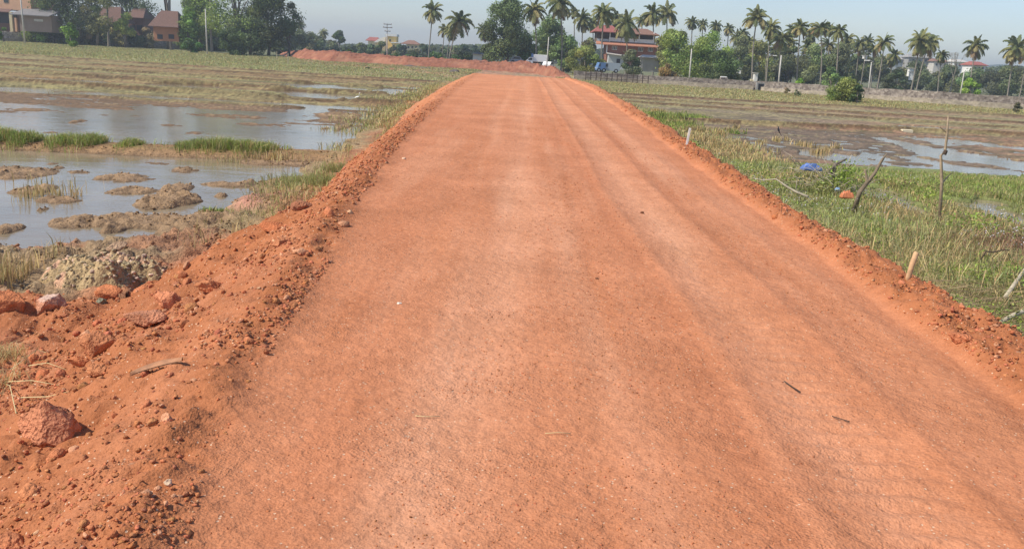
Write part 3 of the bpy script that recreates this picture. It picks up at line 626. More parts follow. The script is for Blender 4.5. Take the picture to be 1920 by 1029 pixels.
# right side verge : grass, straw stubble, weeds
def rsd(x, y):
    d = x-(np.interp(y, CY, CX)+.15); lim = np.interp(y, [5, 12, 17, 24, 40, 65], [9, 9, 14, 4.5, 4, 3])
    return (d > 0)*sst(lim+1, lim-1, d)*(ell(RW[14:], x, y, 0*x) < .1)
def rground(x, y):
    return np.maximum(zf(x, y), np.where(y < 72, road_z(x, y, False)[0], -2))
def rg_cols(x, y):
    n = len(x); k = fbm(x, y, .45, 541, 3); lush = gcol(n, 'lush'); grn = gcol(n, 'green'); ol = gcol(n, 'olive'); dr = gcol(n, 'dry')*.8; q = rng.random(n)
    c = np.where((q < .30)[:, None], grn*1.1, np.where((q < .42)[:, None], lush, np.where((q < .75)[:, None], ol, gcol(n, 'pale')))); c = np.where(((k+rng.normal(0, .10, n)+.10*sst(16, 9, y)) > .51)[:, None], np.where((rng.random(n) < .5)[:, None], gcol(n, 'dry'), gcol(n, 'straw')), c)
    c = np.where(((y > 26) & (y < 40) & (rng.random(n) < .65))[:, None], gcol(n, 'straw'), c)
    br_ = (np.exp(-((x-9.2)/1.6)**2-((y-14.2)/1.8)**2)*1.2 > rng.random(n)); c = np.where(br_[:, None], np.array([.34, .20, .12])*rng.uniform(.7, 1.3, (n, 1)), c); mat = (y < 10.5) & (rng.random(n) < .7); return np.where(mat[:, None], gcol(n, 'dry')*.7, c)
x, y = region(300000, 3.5, 20, 4.6, 66, rsd)
n = len(x); h = rng.uniform(.06, .34, n)*(.4+1.1*fbm(x, y, .8, 551, 3))*np.where(y < 11, .7, 1)
blades('verge_grass', np.stack([x, y, rground(x, y)-.02], -1), h, .004*np.clip(y/11, .8, 3), rg_cols(x, y), 'tangled green and dry grass beside the right shoulder of the road', 1.5)
# lush grass strip on the right
def lsr(x, y):
    g1 = line(1480, 312, 1920, 328); g2 = line(1500, 345, 1920, 385); return ((y-(g1[0]+g1[1]*x) < 0) & (y-(g2[0]+g2[1]*x) > 0) & (x > 7.5))*.9*(ell(RW[14:], x, y, 0*x) < .1)
x, y = region(60000, 7.5, 18, 15, 26, lsr, False)
n = len(x); blades('marsh_grass', np.stack([x, y, zf(x, y)-.02], -1), rng.uniform(.06, .24, n)*(.4+1.1*fbm(x, y, .6, 59, 3)), .007+0*x, mixg(n, (('lush', .42), ('green', .33), ('dry', .25))), 'bright green marsh grass strip behind the tall bare stick', 1.0)
x, y = region(16000, 5.0, 10, 38, 52, lambda x, y: sst(.35, .6, fbm(x, y, .3, 8, 2))*.8, False)
n = len(x); blades('marsh_grass', np.stack([x, y, zf(x, y)-.02], -1), rng.uniform(.15, .4, n), .02+0*x, mixg(n, (('lush', .5), ('green', .5))), 'bright green grass patch beyond the white marker post', .6)
# broad leaf weeds (leaf quads)
def leaves(name, P, s, cols, label, parent=None, up=.4, mat=None):
    n = len(P); nrm = rng.normal(size=(n, 3)); nrm[:, 2] = np.abs(nrm[:, 2])+up; nrm /= np.linalg.norm(nrm, axis=1)[:, None]
    t = np.cross(nrm, rng.normal(size=(n, 3))); t /= np.linalg.norm(t, axis=1)[:, None]; b = np.cross(nrm, t)
    s = s[:, None]; V = np.stack([P-t*s, P-b*s*.45+nrm*s*.12, P+t*s*1.1, P+b*s*.45+nrm*s*.12], 1)
    Fc = np.arange(n*4).reshape(n, 4)
    o = mk(name, V.reshape(-1, 3), Fc, mat or LEAF, parent, col=np.repeat(cols, 4, 0))
    if label: tag(o, label, None, None, 'stuff')
    return o
x, y = region(90000, 4, 13, 8, 24, lambda x, y: rsd(x, y)*sst(.5, .64, fbm(x, y, .7, 561, 3))*.7)
n = len(x); hz = rng.random(n)**.7*.32*(.4+fbm(x, y, .9, 571, 3))
cc = np.where((fbm(x, y, 1.2, 575, 2) > .5)[:, None], gcol(n, 'lush')*1.05, gcol(n, 'green')*.8)
leaves('weeds', np.stack([x, y, rground(x, y)+hz], -1), rng.uniform(.012, .03, n)*np.clip(y/11, .8, 1.5), cc, 'leafy green weeds growing through the grass on the right verge')
x, y = region(5200, 4.4, 11, 9, 22, lambda x, y: rsd(x, y)*sst(.5, .7, fbm(x, y, .5, 581, 2)))
n = len(x); leaves('flowers', np.stack([x, y, rground(x, y)+rng.uniform(.2, .42, n)], -1), .015+0*x, np.ones((n, 3))*np.array([.8, .74, .8]), 'tiny white and pink wildflowers dotted over the right verge')
# tall pale stalks, reddish scrub
x, y = region(4200, 4.6, 9.8, 8.0, 15.5, lambda x, y: rsd(x, y)*sst(.40, .6, fbm(x, y, .8, 585, 2)))
n = len(x); blades('tall_stalks', np.stack([x, y, rground(x, y)], -1), rng.uniform(.22, .66, n), .0055+0*x, mixg(n, (('straw', .5), ('dry', .3), ('pale', .2))), 'tall pale arching stalks standing out of the right verge behind the wooden stake', 1.6)
x, y = region(9000, 7.2, 11.5, 12.5, 17, lambda x, y: np.exp(-((x-9.0)/1.2)**2-((y-14.3)/1.2)**2))
n = len(x); leaves('red_scrub', np.stack([x, y, rground(x, y)+rng.uniform(.0, .38, n)], -1), rng.uniform(.008, .02, n), np.array([.36, .20, .13])*rng.uniform(.6, 1.4, (n, 1)), 'reddish brown dried scrub at the right edge above the bent black stick')
# straw stubble tufts right and left
def stubble(L, name, label):
    P = []; 
    for (px, py, rx, n) in L:
        c = G(px, py)
        for i in range(n):
            P.append((c[0]+random.gauss(0, rx*c[1]/1600*.6), c[1]+random.gauss(0, .16), 0))
    P = np.array(P); P[:, 2] = np.maximum(zf(P[:, 0], P[:, 1]), WZ)-.02; n = len(P)
    blades(name, P, rng.uniform(.12, .36, n), .012*np.clip(P[:, 1]/22, .5, 2), mixg(n, (('straw', .6), ('dry', .4))), label, .45)
stubble([(1350, 250, 10, 90), (1345, 247, 6, 60), (1370, 246, 10, 80), (1300, 245, 30, 300), (1310, 262, 26, 260), (1345, 275, 20, 200), (1375, 280, 15, 120), (1400, 278, 10, 60), (1456, 262, 8, 50), (1475, 262, 3, 26), (1502, 272, 12, 60), (1520, 275, 10, 50), (1535, 285, 12, 80), (1550, 282, 10, 60), (1570, 276, 8, 40), (1240, 225, 20, 260), (1270, 232, 20, 220), (1230, 210, 14, 150), (1380, 240, 8, 40), (1440, 285, 16, 40), (1425, 268, 10, 50)], 'stubble', 'pale rice straw stubble standing in the wet mud on the right')
stubble([(45, 365, 6, 26), (70, 362, 5, 36), (105, 362, 5, 40), (138, 364, 4, 34), (88, 340, 60, 30), (500, 298, 40, 60), (420, 300, 50, 25), (515, 296, 10, 60), (560, 300, 40, 30)], 'stubble', 'old straw stubble standing in the near left water')
stubble([(385, 470, 10, 12), (370, 452, 6, 10), (95, 500, 14, 36), (20, 545, 16, 120), (45, 530, 20, 50), (350, 470, 20, 10), (450, 462, 30, 30), (5, 515, 12, 60)], 'stubble', 'thin dead stalks on the near left mud bank')
def tuft(px, py, w_, n, pairs, h, label, name='grass_tuft', onroad=False, lean=.8, wd=.004):
    c = GRD(px, py) if onroad else Vector((*G(px, py), 0))
    x = c.x+rng.normal(0, w_, n); y = c.y+rng.normal(0, w_*.6, n)
    z = np.maximum(zf(x, y), road_z(x, y)[0])-.01
    o = blades(name, np.stack([x, y, z], -1)-np.array(c), h*rng.uniform(.5, 1.2, n), wd+0*x, mixg(n, pairs), None, lean)
    o.location = c; return tag(o, label, None, None, 'stuff')
tuft(402, 400, .14, 400, (('lush', .7), ('green', .3)), .09, 'small bright green tuft on the mud bar left of the pink soil')
tuft(590, 352, .45, 1400, (('green', .6), ('olive', .4)), .3, 'large soft green clump overhanging the left slope of the road')
tuft(640, 328, .25, 700, (('olive', .6), ('green', .4)), .3, 'grey green clump at the top of the ditch near the left slope')
tuft(430, 300, .15, 60, (('dry', .6), ('green', .4)), .3, 'sparse clump standing on the bund by the far water edge')
tuft(10, 690, .10, 260, (('straw', .8), ('dry', .2)), .20, 'dry straw tuft with bent stalks at the left edge of the photo', 'dry_grass_tuft', True, 1.4, .0025)
tuft(-20, 735, .13, 200, (('straw', .7), ('dry', .3)), .22, 'dry straw tuft leaning out over the dirt above the large boulder', 'dry_grass_tuft', True, 1.6, .0025)
# ================================================================ STICKS AND STRAW
def stick(pts, r, label, name='stick', mat=DRYWOOD, cat='stick', n=6, group=None):
    o0 = Vector(pts[0]); m = MB(); m.tube([Vector(p)-o0 for p in pts], r, n); o = m.build(name, mat, smooth=True, loc=o0); return tag(o, label, cat, group)
def onr(px, py, dz=0): p = GRD(px, py); return p+Vector((0, 0, dz))
DARKW = plain('dark_twig', (.07, .045, .03), .9, .3, 20); STRAW = plain('straw', (.62, .48, .24), .8, .2, 20); PALEW = plain('pale_branch', (.42, .36, .26), .85, .25, 10, .004)
stick([onr(1470, 718, .012), onr(1486, 728, .008), onr(1500, 738, .012)], .004, 'thin dark twig lying on the right wheel track of the road', 'twig', DARKW, 'twig')
stick([onr(1560, 783, .010), onr(1578, 788, .008), onr(1592, 793, .010)], .003, 'short dark twig lower and further right on the road', 'twig', DARKW, 'twig')
stick([onr(1022, 815, .008), onr(1046, 814, .010), onr(1070, 815, .008)], .002, 'straight yellow straw lying in the lower middle of the road', 'straw_stalk', STRAW, 'straw')
stick([onr(778, 782, .008), onr(800, 785, .012), onr(825, 783, .008)], .002, 'faint straw lying on the pale left wheel track', 'straw_stalk', STRAW, 'straw')
for (a, b, c, lb) in (((30, 770), (20, 735), (-5, 715), 'curved dry stalk arching beside the large angular boulder'), ((40, 750), (90, 748), (130, 738), 'dry stalk pointing at the pale stone above the large boulder'), ((55, 692), (90, 693), (125, 697), 'dry stalk lying level in the middle of the left dirt slope'), ((20, 700), (70, 660), (120, 642), 'longest dry stalk reaching up toward the knobbly rock'), ((10, 722), (60, 724), (110, 724), 'pale straw lying flat right of the left edge tuft')):
    stick([onr(*a, .03), onr(*b, .05), onr(*c, .015)], [.004, .003, .0015], lb, 'straw_stalk', STRAW, 'straw', 5)
# bent bark strip
p = onr(245, 706, .01); q = onr(342, 682, .02); mid = onr(295, 692, .045)
m = MB(); vs = []
for i in range(15):
    t = i/14; c = p*(1-t)**2+mid*2*t*(1-t)+q*t*t; wdt = .035*math.sin(math.pi*min(max(t, .06), .96))+.006
    for k in range(5):
        s_ = (k-2)/2; vs.append((c.x-p.x, c.y-p.y+s_*wdt, c.z-p.z+.018*(1-s_*s_)))
vs += [(a_, b_, c_-.006) for a_, b_, c_ in vs]
fs = [(i*5+k, i*5+k+1, i*5+k+6, i*5+k+5) for i in range(14) for k in range(4)]
fs += [tuple(75+j for j in f[::-1]) for f in fs]
m.add(vs, fs); tag(m.build('bark_strip', plain('bark_strip', (.36, .16, .07), .7, .3, 15), smooth=True, loc=p), 'curled brown strip of bark lying on the left dirt slope', 'bark')
# stakes
def stake():
    b = onr(1702, 522, -.05); t = b+Vector((.035, .0, .29))
    root = MB(); root.tube([(0, 0, 0), (.004, 0, .08), (.02, 0, .2), (.035, 0, .285), (.037, 0, .292)], [.021, .022, .023, .022, .015], 12)
    tag(root.build('wooden_stake', plain('cut_wood', (.55, .34, .18), .8, .25, 12, .004), smooth=True, loc=b), 'short round cut wooden stake on the right shoulder', 'stake')
stake()
b = onr(1287, 272, -.05); m = MB(); m.box(-.02, .02, -.015, .015, 0, .40, .004); o = m.build('marker_post', plain('white_paint', (.75, .73, .68), .6, .1, 8), loc=b); o.rotation_euler = (0, .1, 0); tag(o, 'small white marker post on the right edge of the road', 'post')
tp = W(1778, 217, 17.4); b = Vector((*G(1762, 412), -1.05))
k1 = W(1766, 340, 17.4); k2 = W(1764, 292, 17.4); k3 = W(1772, 285, 17.4); k4 = W(1776, 250, 17.4)
m = MB(); m.tube([(0, 0, 0), k1-b, k2-b, k3-b, k4-b, tp-b], [.035, .032, .026, .026, .024, .012], 8)
t = thing('dead_sapling', 'tall bare stick with two stub branches standing in the green strip on the right', 'stick', b)
m.build('stem', DRYWOOD, t, smooth=True)
m = MB(); e = W(1762, 238, 17.4); m.tube([W(1776, 250, 17.4)-b, e-b], [.014, .008], 6); m.build('twig', DRYWOOD, t)
m = MB(); m.tube([W(1766, 345, 17.4)-b, W(1776, 332, 17.5)-b, W(1788, 322, 17.5)-b], [.018, .012, .006], 6); m.build('twig', DRYWOOD, t)
m = MB(); m.tube([W(1770, 290, 17.38)-b, W(1774, 282, 17.38)-b], [.045, .04], 8); m.build('knot', DARKW, t)
b = Vector((*G(1600, 400), -1.0)); D = b.y; m = MB(); m.tube([(0, 0, 0), W(1612, 360, D)-b, W(1640, 325, D)-b, W(1654, 300, D)-b, W(1663, 288, D)-b], [.06, .05, .036, .028, .012], 8)
t = thing('dead_tree', 'leaning dead tree trunk rising from the weeds left of the tall stick', 'dead tree', b); m.build('trunk', plain('grey_wood', (.20, .15, .10), .9, .4, 12, .01), t, smooth=True)
m = MB(); m.tube([W(1626, 340, D)-b, W(1622, 318, D)-b], [.03, .02], 6); m.build('twig', DRYWOOD, t)
# brush pile
bp = Vector((*G(1540, 362), -.98)); t = thing('brush_pile', 'pile of tangled dry branches with broken twigs on the right verge', 'brush pile', bp)
m = MB()
for i in range(150):
    a_ = Vector((random.gauss(0, .55), random.gauss(0, .4), abs(random.gauss(.25, .18)))); d = Vector((random.uniform(-1, 1), random.uniform(-.7, .7), random.uniform(-.4, .8)))*random.uniform(.25, .6)
    m.tube([a_, a_+d*.5+Vector((0, 0, .04)), a_+d], [.009, .006, .003], 4)
m.build('tangle', PALEW, t, smooth=True)['kind'] = 'stuff'
m = MB(); m.tube([W(1556, 325, bp.y)-bp, W(1566, 308, bp.y)-bp, W(1588, 298, bp.y)-bp], [.05, .035, .025], 7); m.tube([W(1566, 308, bp.y)-bp, W(1560, 345, bp.y)-bp], [.035, .05], 7); m.build('stub_branch', BARK, t, smooth=True)
m = MB(); m.tube([W(1597, 290, bp.y)-bp, W(1588, 312, bp.y)-bp, W(1585, 318, bp.y)-bp, W(1600, 328, bp.y)-bp], [.007, .01, .013, .01], 6); m.build('twig', PALEW, t, smooth=True)
n = 900; P = rng.normal(size=(n, 3))*np.array([.2, .2, .16])+np.array([.45, -.05, .42]); leaves('leaves', P, rng.uniform(.02, .045, n), gcol(n, 'lush')*1.3, None, t)
n = 500; P = rng.normal(size=(n, 3))*np.array([.14, .14, .12])+np.array([-.05, -.25, .15]); leaves('leaves', P, rng.uniform(.02, .05, n), gcol(n, 'green')*1.2, None, t)
D = G(1460, 375)[1]-.6
pts = [W(1412, 334, D+.5), W(1430, 338, D+.3), W(1455, 336, D+.2), W(1475, 350, D), W(1492, 360, D), W(1515, 369, D-.3)]
o0 = pts[0]; m = MB(); m.tube([q-o0 for q in pts], [.008, .013, .016, .024, .03, .03], 7); m.tube([W(1430, 357, D)-o0, W(1435, 350, D)-o0], [.012, .008], 5)
m.tube([W(1492, 360, D)-o0, W(1494, 338, D)-o0], [.014, .005], 5)
tag(m.build('fallen_branch', PALEW, smooth=True, loc=o0), 'long pale fallen branch curving across the weeds left of the brush pile', 'branch')
D = G(1880, 500)[1]-.5
pts = [W(1836, 490, D), W(1845, 478, D), W(1849, 471, D), W(1862, 473, D), W(1878, 469, D), W(1893, 469, D)]; o0 = pts[0]
m = MB(); m.tube([q-o0 for q in pts], [.008, .012, .013, .012, .01, .006], 6); tag(m.build('bent_stick', DARKW, smooth=True, loc=o0), 'bent black stick poking out of the dry grass at the right', 'stick')
pts = [Vector((*G(1868, 636), -.80)), Vector((*G(1900, 628), -.74)), Vector((*G(1960, 618), -.7)), Vector((*G(2050, 600), -.7))]
o0 = pts[0]; m = MB(); m.tube([q-o0 for q in pts], [.02, .028, .032, .03], 8); tag(m.build('log', PALEW, smooth=True, loc=o0), 'pale bare branch lying below the shoulder at the right edge', 'branch')
pts = [Vector((*G(1880, 580), -.85)), Vector((*G(1905, 555), -.72)), Vector((*G(1940, 520), -.55))]
o0 = pts[0]; m = MB(); m.tube([q-o0 for q in pts], [.03, .024, .016], 8); tag(m.build('log', PALEW, smooth=True, loc=o0), 'rough grey branch slanting up out of the dry mat at the right edge', 'branch')
# matted dry stalks lower right
V = MB()
for i in range(420):
    px, py = random.uniform(1720, 2000), random.uniform(530, 650)
    g = G(px, py, -.9)
    if g[0] < float(np.interp(g[1], CY, CX))+.2: continue
    a_ = random.uniform(-.8, .5); L = random.uniform(.15, .5); z0 = float(rground(np.array([g[0]]), np.array([g[1]]))[0])+random.uniform(.02, .16)
    P0 = Vector((g[0], g[1], z0)); d = Vector((math.cos(a_), math.sin(a_), random.uniform(-.1, .12)))*L
    V.cur = tuple(np.array((.5, .38, .22))*random.uniform(.4, 1.25)); V.tube([P0, P0+d*.5+Vector((0, 0, .03)), P0+d], [.0035, .0035, .002], 4)
tag(V.build('dry_stalks', GRASS, usecol=True), 'mat of flattened dry stalks below the right shoulder', None, None, 'stuff')

# ================================================================ BACKDROP helpers
GZ = -1.0
def gx(px, py, D): return W(px, py, D).x
def palette(base, n, v=.35): return np.array(base)*rng.uniform(1-v, 1+v, (n, 1))*rng.uniform(.9, 1.1, (n, 3))
def crown_mesh(name, W_, H_, col, nb, nl, ls, seed, parent, z0, flat=.5, loc=(0, 0)):
    rg = np.random.default_rng(seed); cen = []; rad = []
    for i in range(nb):
        a = rg.uniform(0, 2*np.pi); r = rg.uniform(0, 1)**.6; h = rg.uniform(0, 1)
        prof = math.sin(math.pi*min(1, .22+.78*h))**.5 if flat else 1
        cen.append((math.cos(a)*r*W_*.43*prof, math.sin(a)*r*W_*DEP[0]*prof, (.10+.76*h)*H_)); rad.append(rg.uniform(.10, .26)*min(W_*.55+H_*.35, W_*1.1))
    cen = np.array(cen); rad = np.array(rad); k = rg.integers(0, nb, nl)
    d = rg.normal(size=(nl, 3)); d /= np.linalg.norm(d, axis=1)[:, None]; rr = rg.uniform(.2, 1, nl)**.5*(1+.35*(rg.random(nl) < .12))
    P = cen[k]+d*(rad[k]*rr)[:, None]*np.array([1, 1, .8]); P[:, 2] = np.clip(P[:, 2], .02*H_, None)+z0; P[:, 0] += loc[0]; P[:, 1] += loc[1]
    nr = d+rg.normal(size=(nl, 3))*.55; nr /= np.linalg.norm(nr, axis=1)[:, None]
    t = np.cross(nr, rg.normal(size=(nl, 3))); t /= np.linalg.norm(t, axis=1)[:, None]; b = np.cross(nr, t)
    s = (ls*rg.uniform(.6, 1.4, nl))[:, None]
    V = np.stack([P-t*s, P-b*s*.6, P+t*s, P+b*s*.6], 1).reshape(-1, 3)
    cl = np.array(col)*rg.uniform(.6, 1.45, (nb, 1))*rg.uniform(.9, 1.12, (nb, 3)); c = cl[k]*rg.uniform(.75, 1.25, (nl, 1))
    return mk(name, V, np.arange(nl*4).reshape(nl, 4), LEAF, parent, col=np.repeat(c, 4, 0)), cen+np.array([loc[0], loc[1], z0])
TN = [0]
DEP = [.36]
def tree(px, top, bot, wpx, D, col, label, cat='tree', nb=16, nl=3200, ls=.30, low=.25, group='trees behind the paddies', name='broadleaf_tree', gz=GZ, lean=0):
    """top/bot: pixel rows of the crown top and of the ground line"""
    TN[0] += 1; s = PXM(D); mid = (top+bot)/2
    x = gx(px, mid, D); ztop = W(px, top, D).z; H = ztop-gz
    t = thing(name, label, cat, (x, D, gz), 0, group)
    cr, cen = crown_mesh('crown', wpx*s, H*(1-low), col, nb, nl, ls, 900+TN[0], t, H*low)
    if H > 1.6:
        m = MB(); R = min(.035*H+.05, .34)
        m.tube([(0, 0, -.2), (.02*H, 0, H*.2), (-.02*H, 0, H*.5)], [R, R*.75, R*.45], 7)
        for c in cen[:7]: m.tube([(0, 0, H*.22), (c[0]*.5, c[1]*.5, H*.25+(c[2]-H*.25)*.6), tuple(c)], [R*.4, R*.26, R*.08], 5)
        m.build('trunk', BARK, t, smooth=True)
    return t
def frond_crown(seed, nf=24, yell=.3, droop=1.0):
    rg = np.random.default_rng(seed); V = []; F = []; C = []
    for i in range(nf):
        q = (i+.5)/nf; el = math.radians(78-128*q**.9*droop+rg.uniform(-10, 10)); az = i*2.399+rg.uniform(-.3, .3)
        L = rg.uniform(.85, 1.1)*(1-.12*(q < .15)); P = []; pos = np.zeros(3); e = el
        for k in range(13):
            P.append(pos.copy()); st = L/12; pos = pos+np.array([math.cos(az)*math.cos(e), math.sin(az)*math.cos(e), math.sin(e)])*st
            e -= math.radians(7.5*(.5+k/9))*max(.25, math.cos(e))
        P = np.array(P); side = np.array([-math.sin(az), math.cos(az), 0])
        old = q > 1-yell
        base = np.array([.36, .31, .13]) if (old and rg.random() < .5) else (np.array([.27, .27, .10]) if rg.random() < .45 else np.array([.16, .19, .07]))
        if q > .93 and rg.random() < .6: base = np.array([.26, .17, .08])
        for k in range(1, 13):
            for sub_ in (0, .5):
                if k == 12 and sub_: continue
                a = P[k]*(1-sub_)+(P[min(k+1, 12)])*sub_; tt = (k+sub_)/12.5; ll = .34*math.sin(math.pi*min(1, .15+.8*tt))**.8*L
                fwd = (P[k]-P[k-1]); fwd = fwd/np.linalg.norm(fwd)
                for sg in (-1, 1):
                    tip = a+side*sg*ll*.62+fwd*ll*.45+np.array([0, 0, -ll*rg.uniform(.35, .75)])
                    wv = fwd*.030; b0 = len(V); mid = a*.45+tip*.55+np.array([0, 0, .03*ll])
                    V += [a-wv, a+wv, mid+wv*1.1, mid-wv*1.1, tip]; F += [(b0, b0+1, b0+2), (b0, b0+2, b0+3), (b0+3, b0+2, b0+4)]
                    c = base*rg.uniform(.75, 1.25); C += [c]*5
        for k in range(12):
            b0 = len(V); wv = side*.012*(1.3-k/12); up = np.array([0, 0, .012])
            V += [P[k]-wv, P[k]+wv, P[k+1]+wv, P[k+1]-wv, P[k]+up]; F += [(b0, b0+1, b0+2), (b0, b0+2, b0+3), (b0+4, b0+1, b0+2)]; C += [base*1.4]*5
    for i in range(9):                   # nuts
        a = i*2.4; c = np.array([math.cos(a)*.07, math.sin(a)*.07, -.08-.01*(i % 3)]); b0 = len(V)
        V += list(c+IV*.035); F += [tuple(f+b0) for f in IF]; C += [np.array([.22, .2, .06])]*12
    return mk('crown', np.array(V), np.array(F), LEAF, None, col=np.array(C))
PC = [frond_crown(50+i, (30, 22, 36, 26, 40, 24)[i], (.3, .5, .35, .2, .55, .4)[i], (1.0, .8, 1.15, .9, 1.22, .98)[i]) for i in range(6)]
PCn = [0]
def palm(cx, cy, r, bx, by, D, label, group='coconut palms on the skyline', dead=0):
    i = PCn[0]; PCn[0] += 1; s = PXM(D)
    xb = gx(bx, by, D); top = W(cx, cy, D); R = r*s*random.uniform(1.12, 1.3)
    t = thing('coconut_palm', label, 'palm tree', (xb, D, GZ), 0, group)
    dx, dz = top.x-xb, top.z-GZ; th = .0075*dz+.05
    m = MB(); N_ = 9
    dy = random.uniform(-.5, .5); bow = random.uniform(-.035, .035)*dz
    pts = [(dx*(k/N_)**1.35+bow*math.sin(math.pi*k/N_), dy*(k/N_), dz*k/N_) for k in range(N_+1)]
    m.tube([(0, 0, -.3)]+pts, [th*1.8, th*1.5]+[th*(1.1-.35*k/N_) for k in range(1, N_+1)], 8); m.build('trunk', PBARK, t, smooth=True)
    src = PC[i % 6]
    if i < 6: c = src
    else: c = src.copy(); COL.objects.link(c)
    c.name = 'crown'; c.parent = t; c.location = pts[-1]; c.scale = (R*random.uniform(.85, 1.08), R, R*random.uniform(.85, 1.15)); c.rotation_euler = (random.uniform(-.25, .25), random.uniform(-.25, .25), random.uniform(0, 6.28))
    return t
# ================================================================ PALMS
for a in [(812, 21, 20, 803, 104, 185, 'tall lone coconut palm standing left of the leaning palm cluster'),
          (834, 57, 14, 829, 104, 195, 'short coconut palm, leftmost of the leaning cluster of three'),
          (846, 61, 13, 838, 105, 190, 'thin coconut palm squeezed in the middle of the leaning cluster'),
          (861, 40, 25, 841, 105, 175, 'biggest coconut palm of the leaning cluster with yellow green fronds'),
          (908, 58, 17, 925, 108, 200, 'coconut palm half hidden behind the left side of the big dark tree'),
          (1001, 18, 23, 1003, 122, 158, 'yellowish coconut palm in front of the big dark tree by the white truck'),
          (1050, 6, 25, 1052, 126, 160, 'tallest straight coconut palm between the truck and the house'),
          (1077, 24, 13, 1076, 110, 205, 'small crowned palm peeping out behind the palm next to the house trees'),
          (1092, 36, 18, 1088, 118, 185, 'grey green coconut palm left of the two storey house'),
          (1132, 24, 22, 1128, 132, 150, 'coconut palm whose trunk crosses the left end of the two storey house'),
          (1156, 34, 15, 1156, 110, 200, 'hazy palm crown showing above the red roof of the house'),
          (1175, 44, 24, 1174, 118, 158, 'low bushy coconut palm hanging over the middle of the house roof'),
          (1224, 26, 21, 1226, 118, 185, 'dark upright coconut palm right behind the brown roof'),
          (1251, 27, 21, 1252, 120, 190, 'coconut palm beside the dark one, above the olive mango tree'),
          (1298, 42, 13, 1298, 120, 225, 'palm top poking over the green tree, first right of the pale pole'),
          (1318, 45, 12, 1318, 120, 228, 'palm top with a spiky leaf over the green tree, second of the row'),
          (1343, 49, 13, 1343, 120, 232, 'dense palm top over the green tree, third of the row'),
          (1366, 54, 12, 1366, 122, 235, 'lowest palm top at the right end of the green tree'),
          (1392, 62, 12, 1392, 124, 225, 'small dull palm crown left of the tallest palm on the right'),
          (1418, 34, 26, 1411, 148, 165, 'tallest coconut palm on the right half, with spreading lower fronds'),
          (1446, 53, 18, 1437, 150, 172, 'palm with an upright dark crown just right of the tallest one'),
          (1467, 73, 20, 1462, 150, 168, 'yellow green low palm above the pale concrete pole'),
          (1484, 56, 13, 1484, 140, 215, 'faint palm crown between the low yellow palm and the leftmost of the straight trio'),
          (1502, 51, 20, 1495, 150, 170, 'palm with a brown pale trunk, leftmost of the straight trio'),
          (1522, 66, 15, 1524, 145, 205, 'small palm hiding between the first and second of the straight trio'),
          (1537, 54, 20, 1538, 155, 168, 'middle palm of the straight trio'),
          (1555, 53, 13, 1556, 145, 210, 'thin palm behind the gap between the second and third of the trio'),
          (1572, 58, 19, 1568, 155, 165, 'right palm of the straight trio above a green shrub'),
          (1590, 74, 14, 1588, 150, 200, 'dark palm crown at the right shoulder of the dense grove'),
          (1611, 82, 15, 1604, 152, 190, 'palm leaning right at the start of the thin hazy row'),
          (1626, 78, 13, 1615, 154, 195, 'palm crossing the leaning one behind the right round bush'),
          (1660, 80, 20, 1646, 160, 178, 'bushy palm right of the concrete street pole'),
          (1724, 76, 24, 1709, 164, 165, 'left one of the twin leaning palms'),
          (1741, 80, 21, 1719, 164, 170, 'right one of the twin leaning palms'),
          (1768, 103, 14, 1761, 158, 185, 'small low palm right of the twin palms beside the bare tree'),
          (1831, 85, 21, 1818, 168, 175, 'lone palm standing above the red roof on the far right'),
          (1903, 90, 23, 1890, 176, 165, 'palm at the right edge of the photo'),
          (1924, 102, 18, 1912, 178, 178, 'second palm cut by the right edge of the photo'),
          (1404, 78, 15, 1402, 140, 200, 'dull low palm crown under the left fronds of the tallest right palm'),
          (1430, 88, 16, 1431, 145, 195, 'low olive palm crown above the two street lamps'),
          (1456, 92, 15, 1455, 146, 192, 'low shaggy palm crown left of the thick concrete pole top'),
          (1482, 84, 17, 1483, 146, 190, 'low shaggy palm crown right of the thick concrete pole top'),
          (1514, 86, 16, 1512, 148, 188, 'low palm crown between the leftmost and middle trunks of the trio'),
          (1551, 84, 17, 1549, 150, 188, 'low palm crown between the middle and right trunks of the trio'),
          (1584, 94, 16, 1582, 152, 186, 'low palm crown at the right foot of the straight trio'),
          (1640, 92, 15, 1634, 156, 190, 'low palm crown behind the long armed street lamp pole'),
          (1676, 104, 14, 1670, 160, 196, 'low palm crown above the nearly black round bush'),
          (1382, 70, 13, 1381, 132, 215, 'small palm crown at the right shoulder of the large green mango tree'),
          (1112, 44, 14, 1110, 115, 205, 'small palm crown above the brownish tree at the house left end'),
          (1204, 40, 14, 1204, 115, 210, 'small palm crown rising behind the middle of the brown roof'),
          (606, 62, 9, 604, 96, 290, 'tiny distant palm on the slope of far trees at left'),
          (563, 48, 11, 562, 95, 260, 'small distant palm above the dark tree slope'),
          (196, -110, 26, 203, 60, 178, 'palm with a thin pale trunk rising out of the frame over the tiled roof', ),
          (326, -150, 26, 321, 70, 182, 'palm with a pale trunk leaving the frame above the third tiled roof'),
          (378, -90, 26, 374, 72, 186, 'palm trunk leaving the frame between the pale trunk and the concrete pole'),
          (402, -120, 26, 397, 82, 176, 'palm with the thinnest trunk right of the concrete pole')]:
    palm(*a)
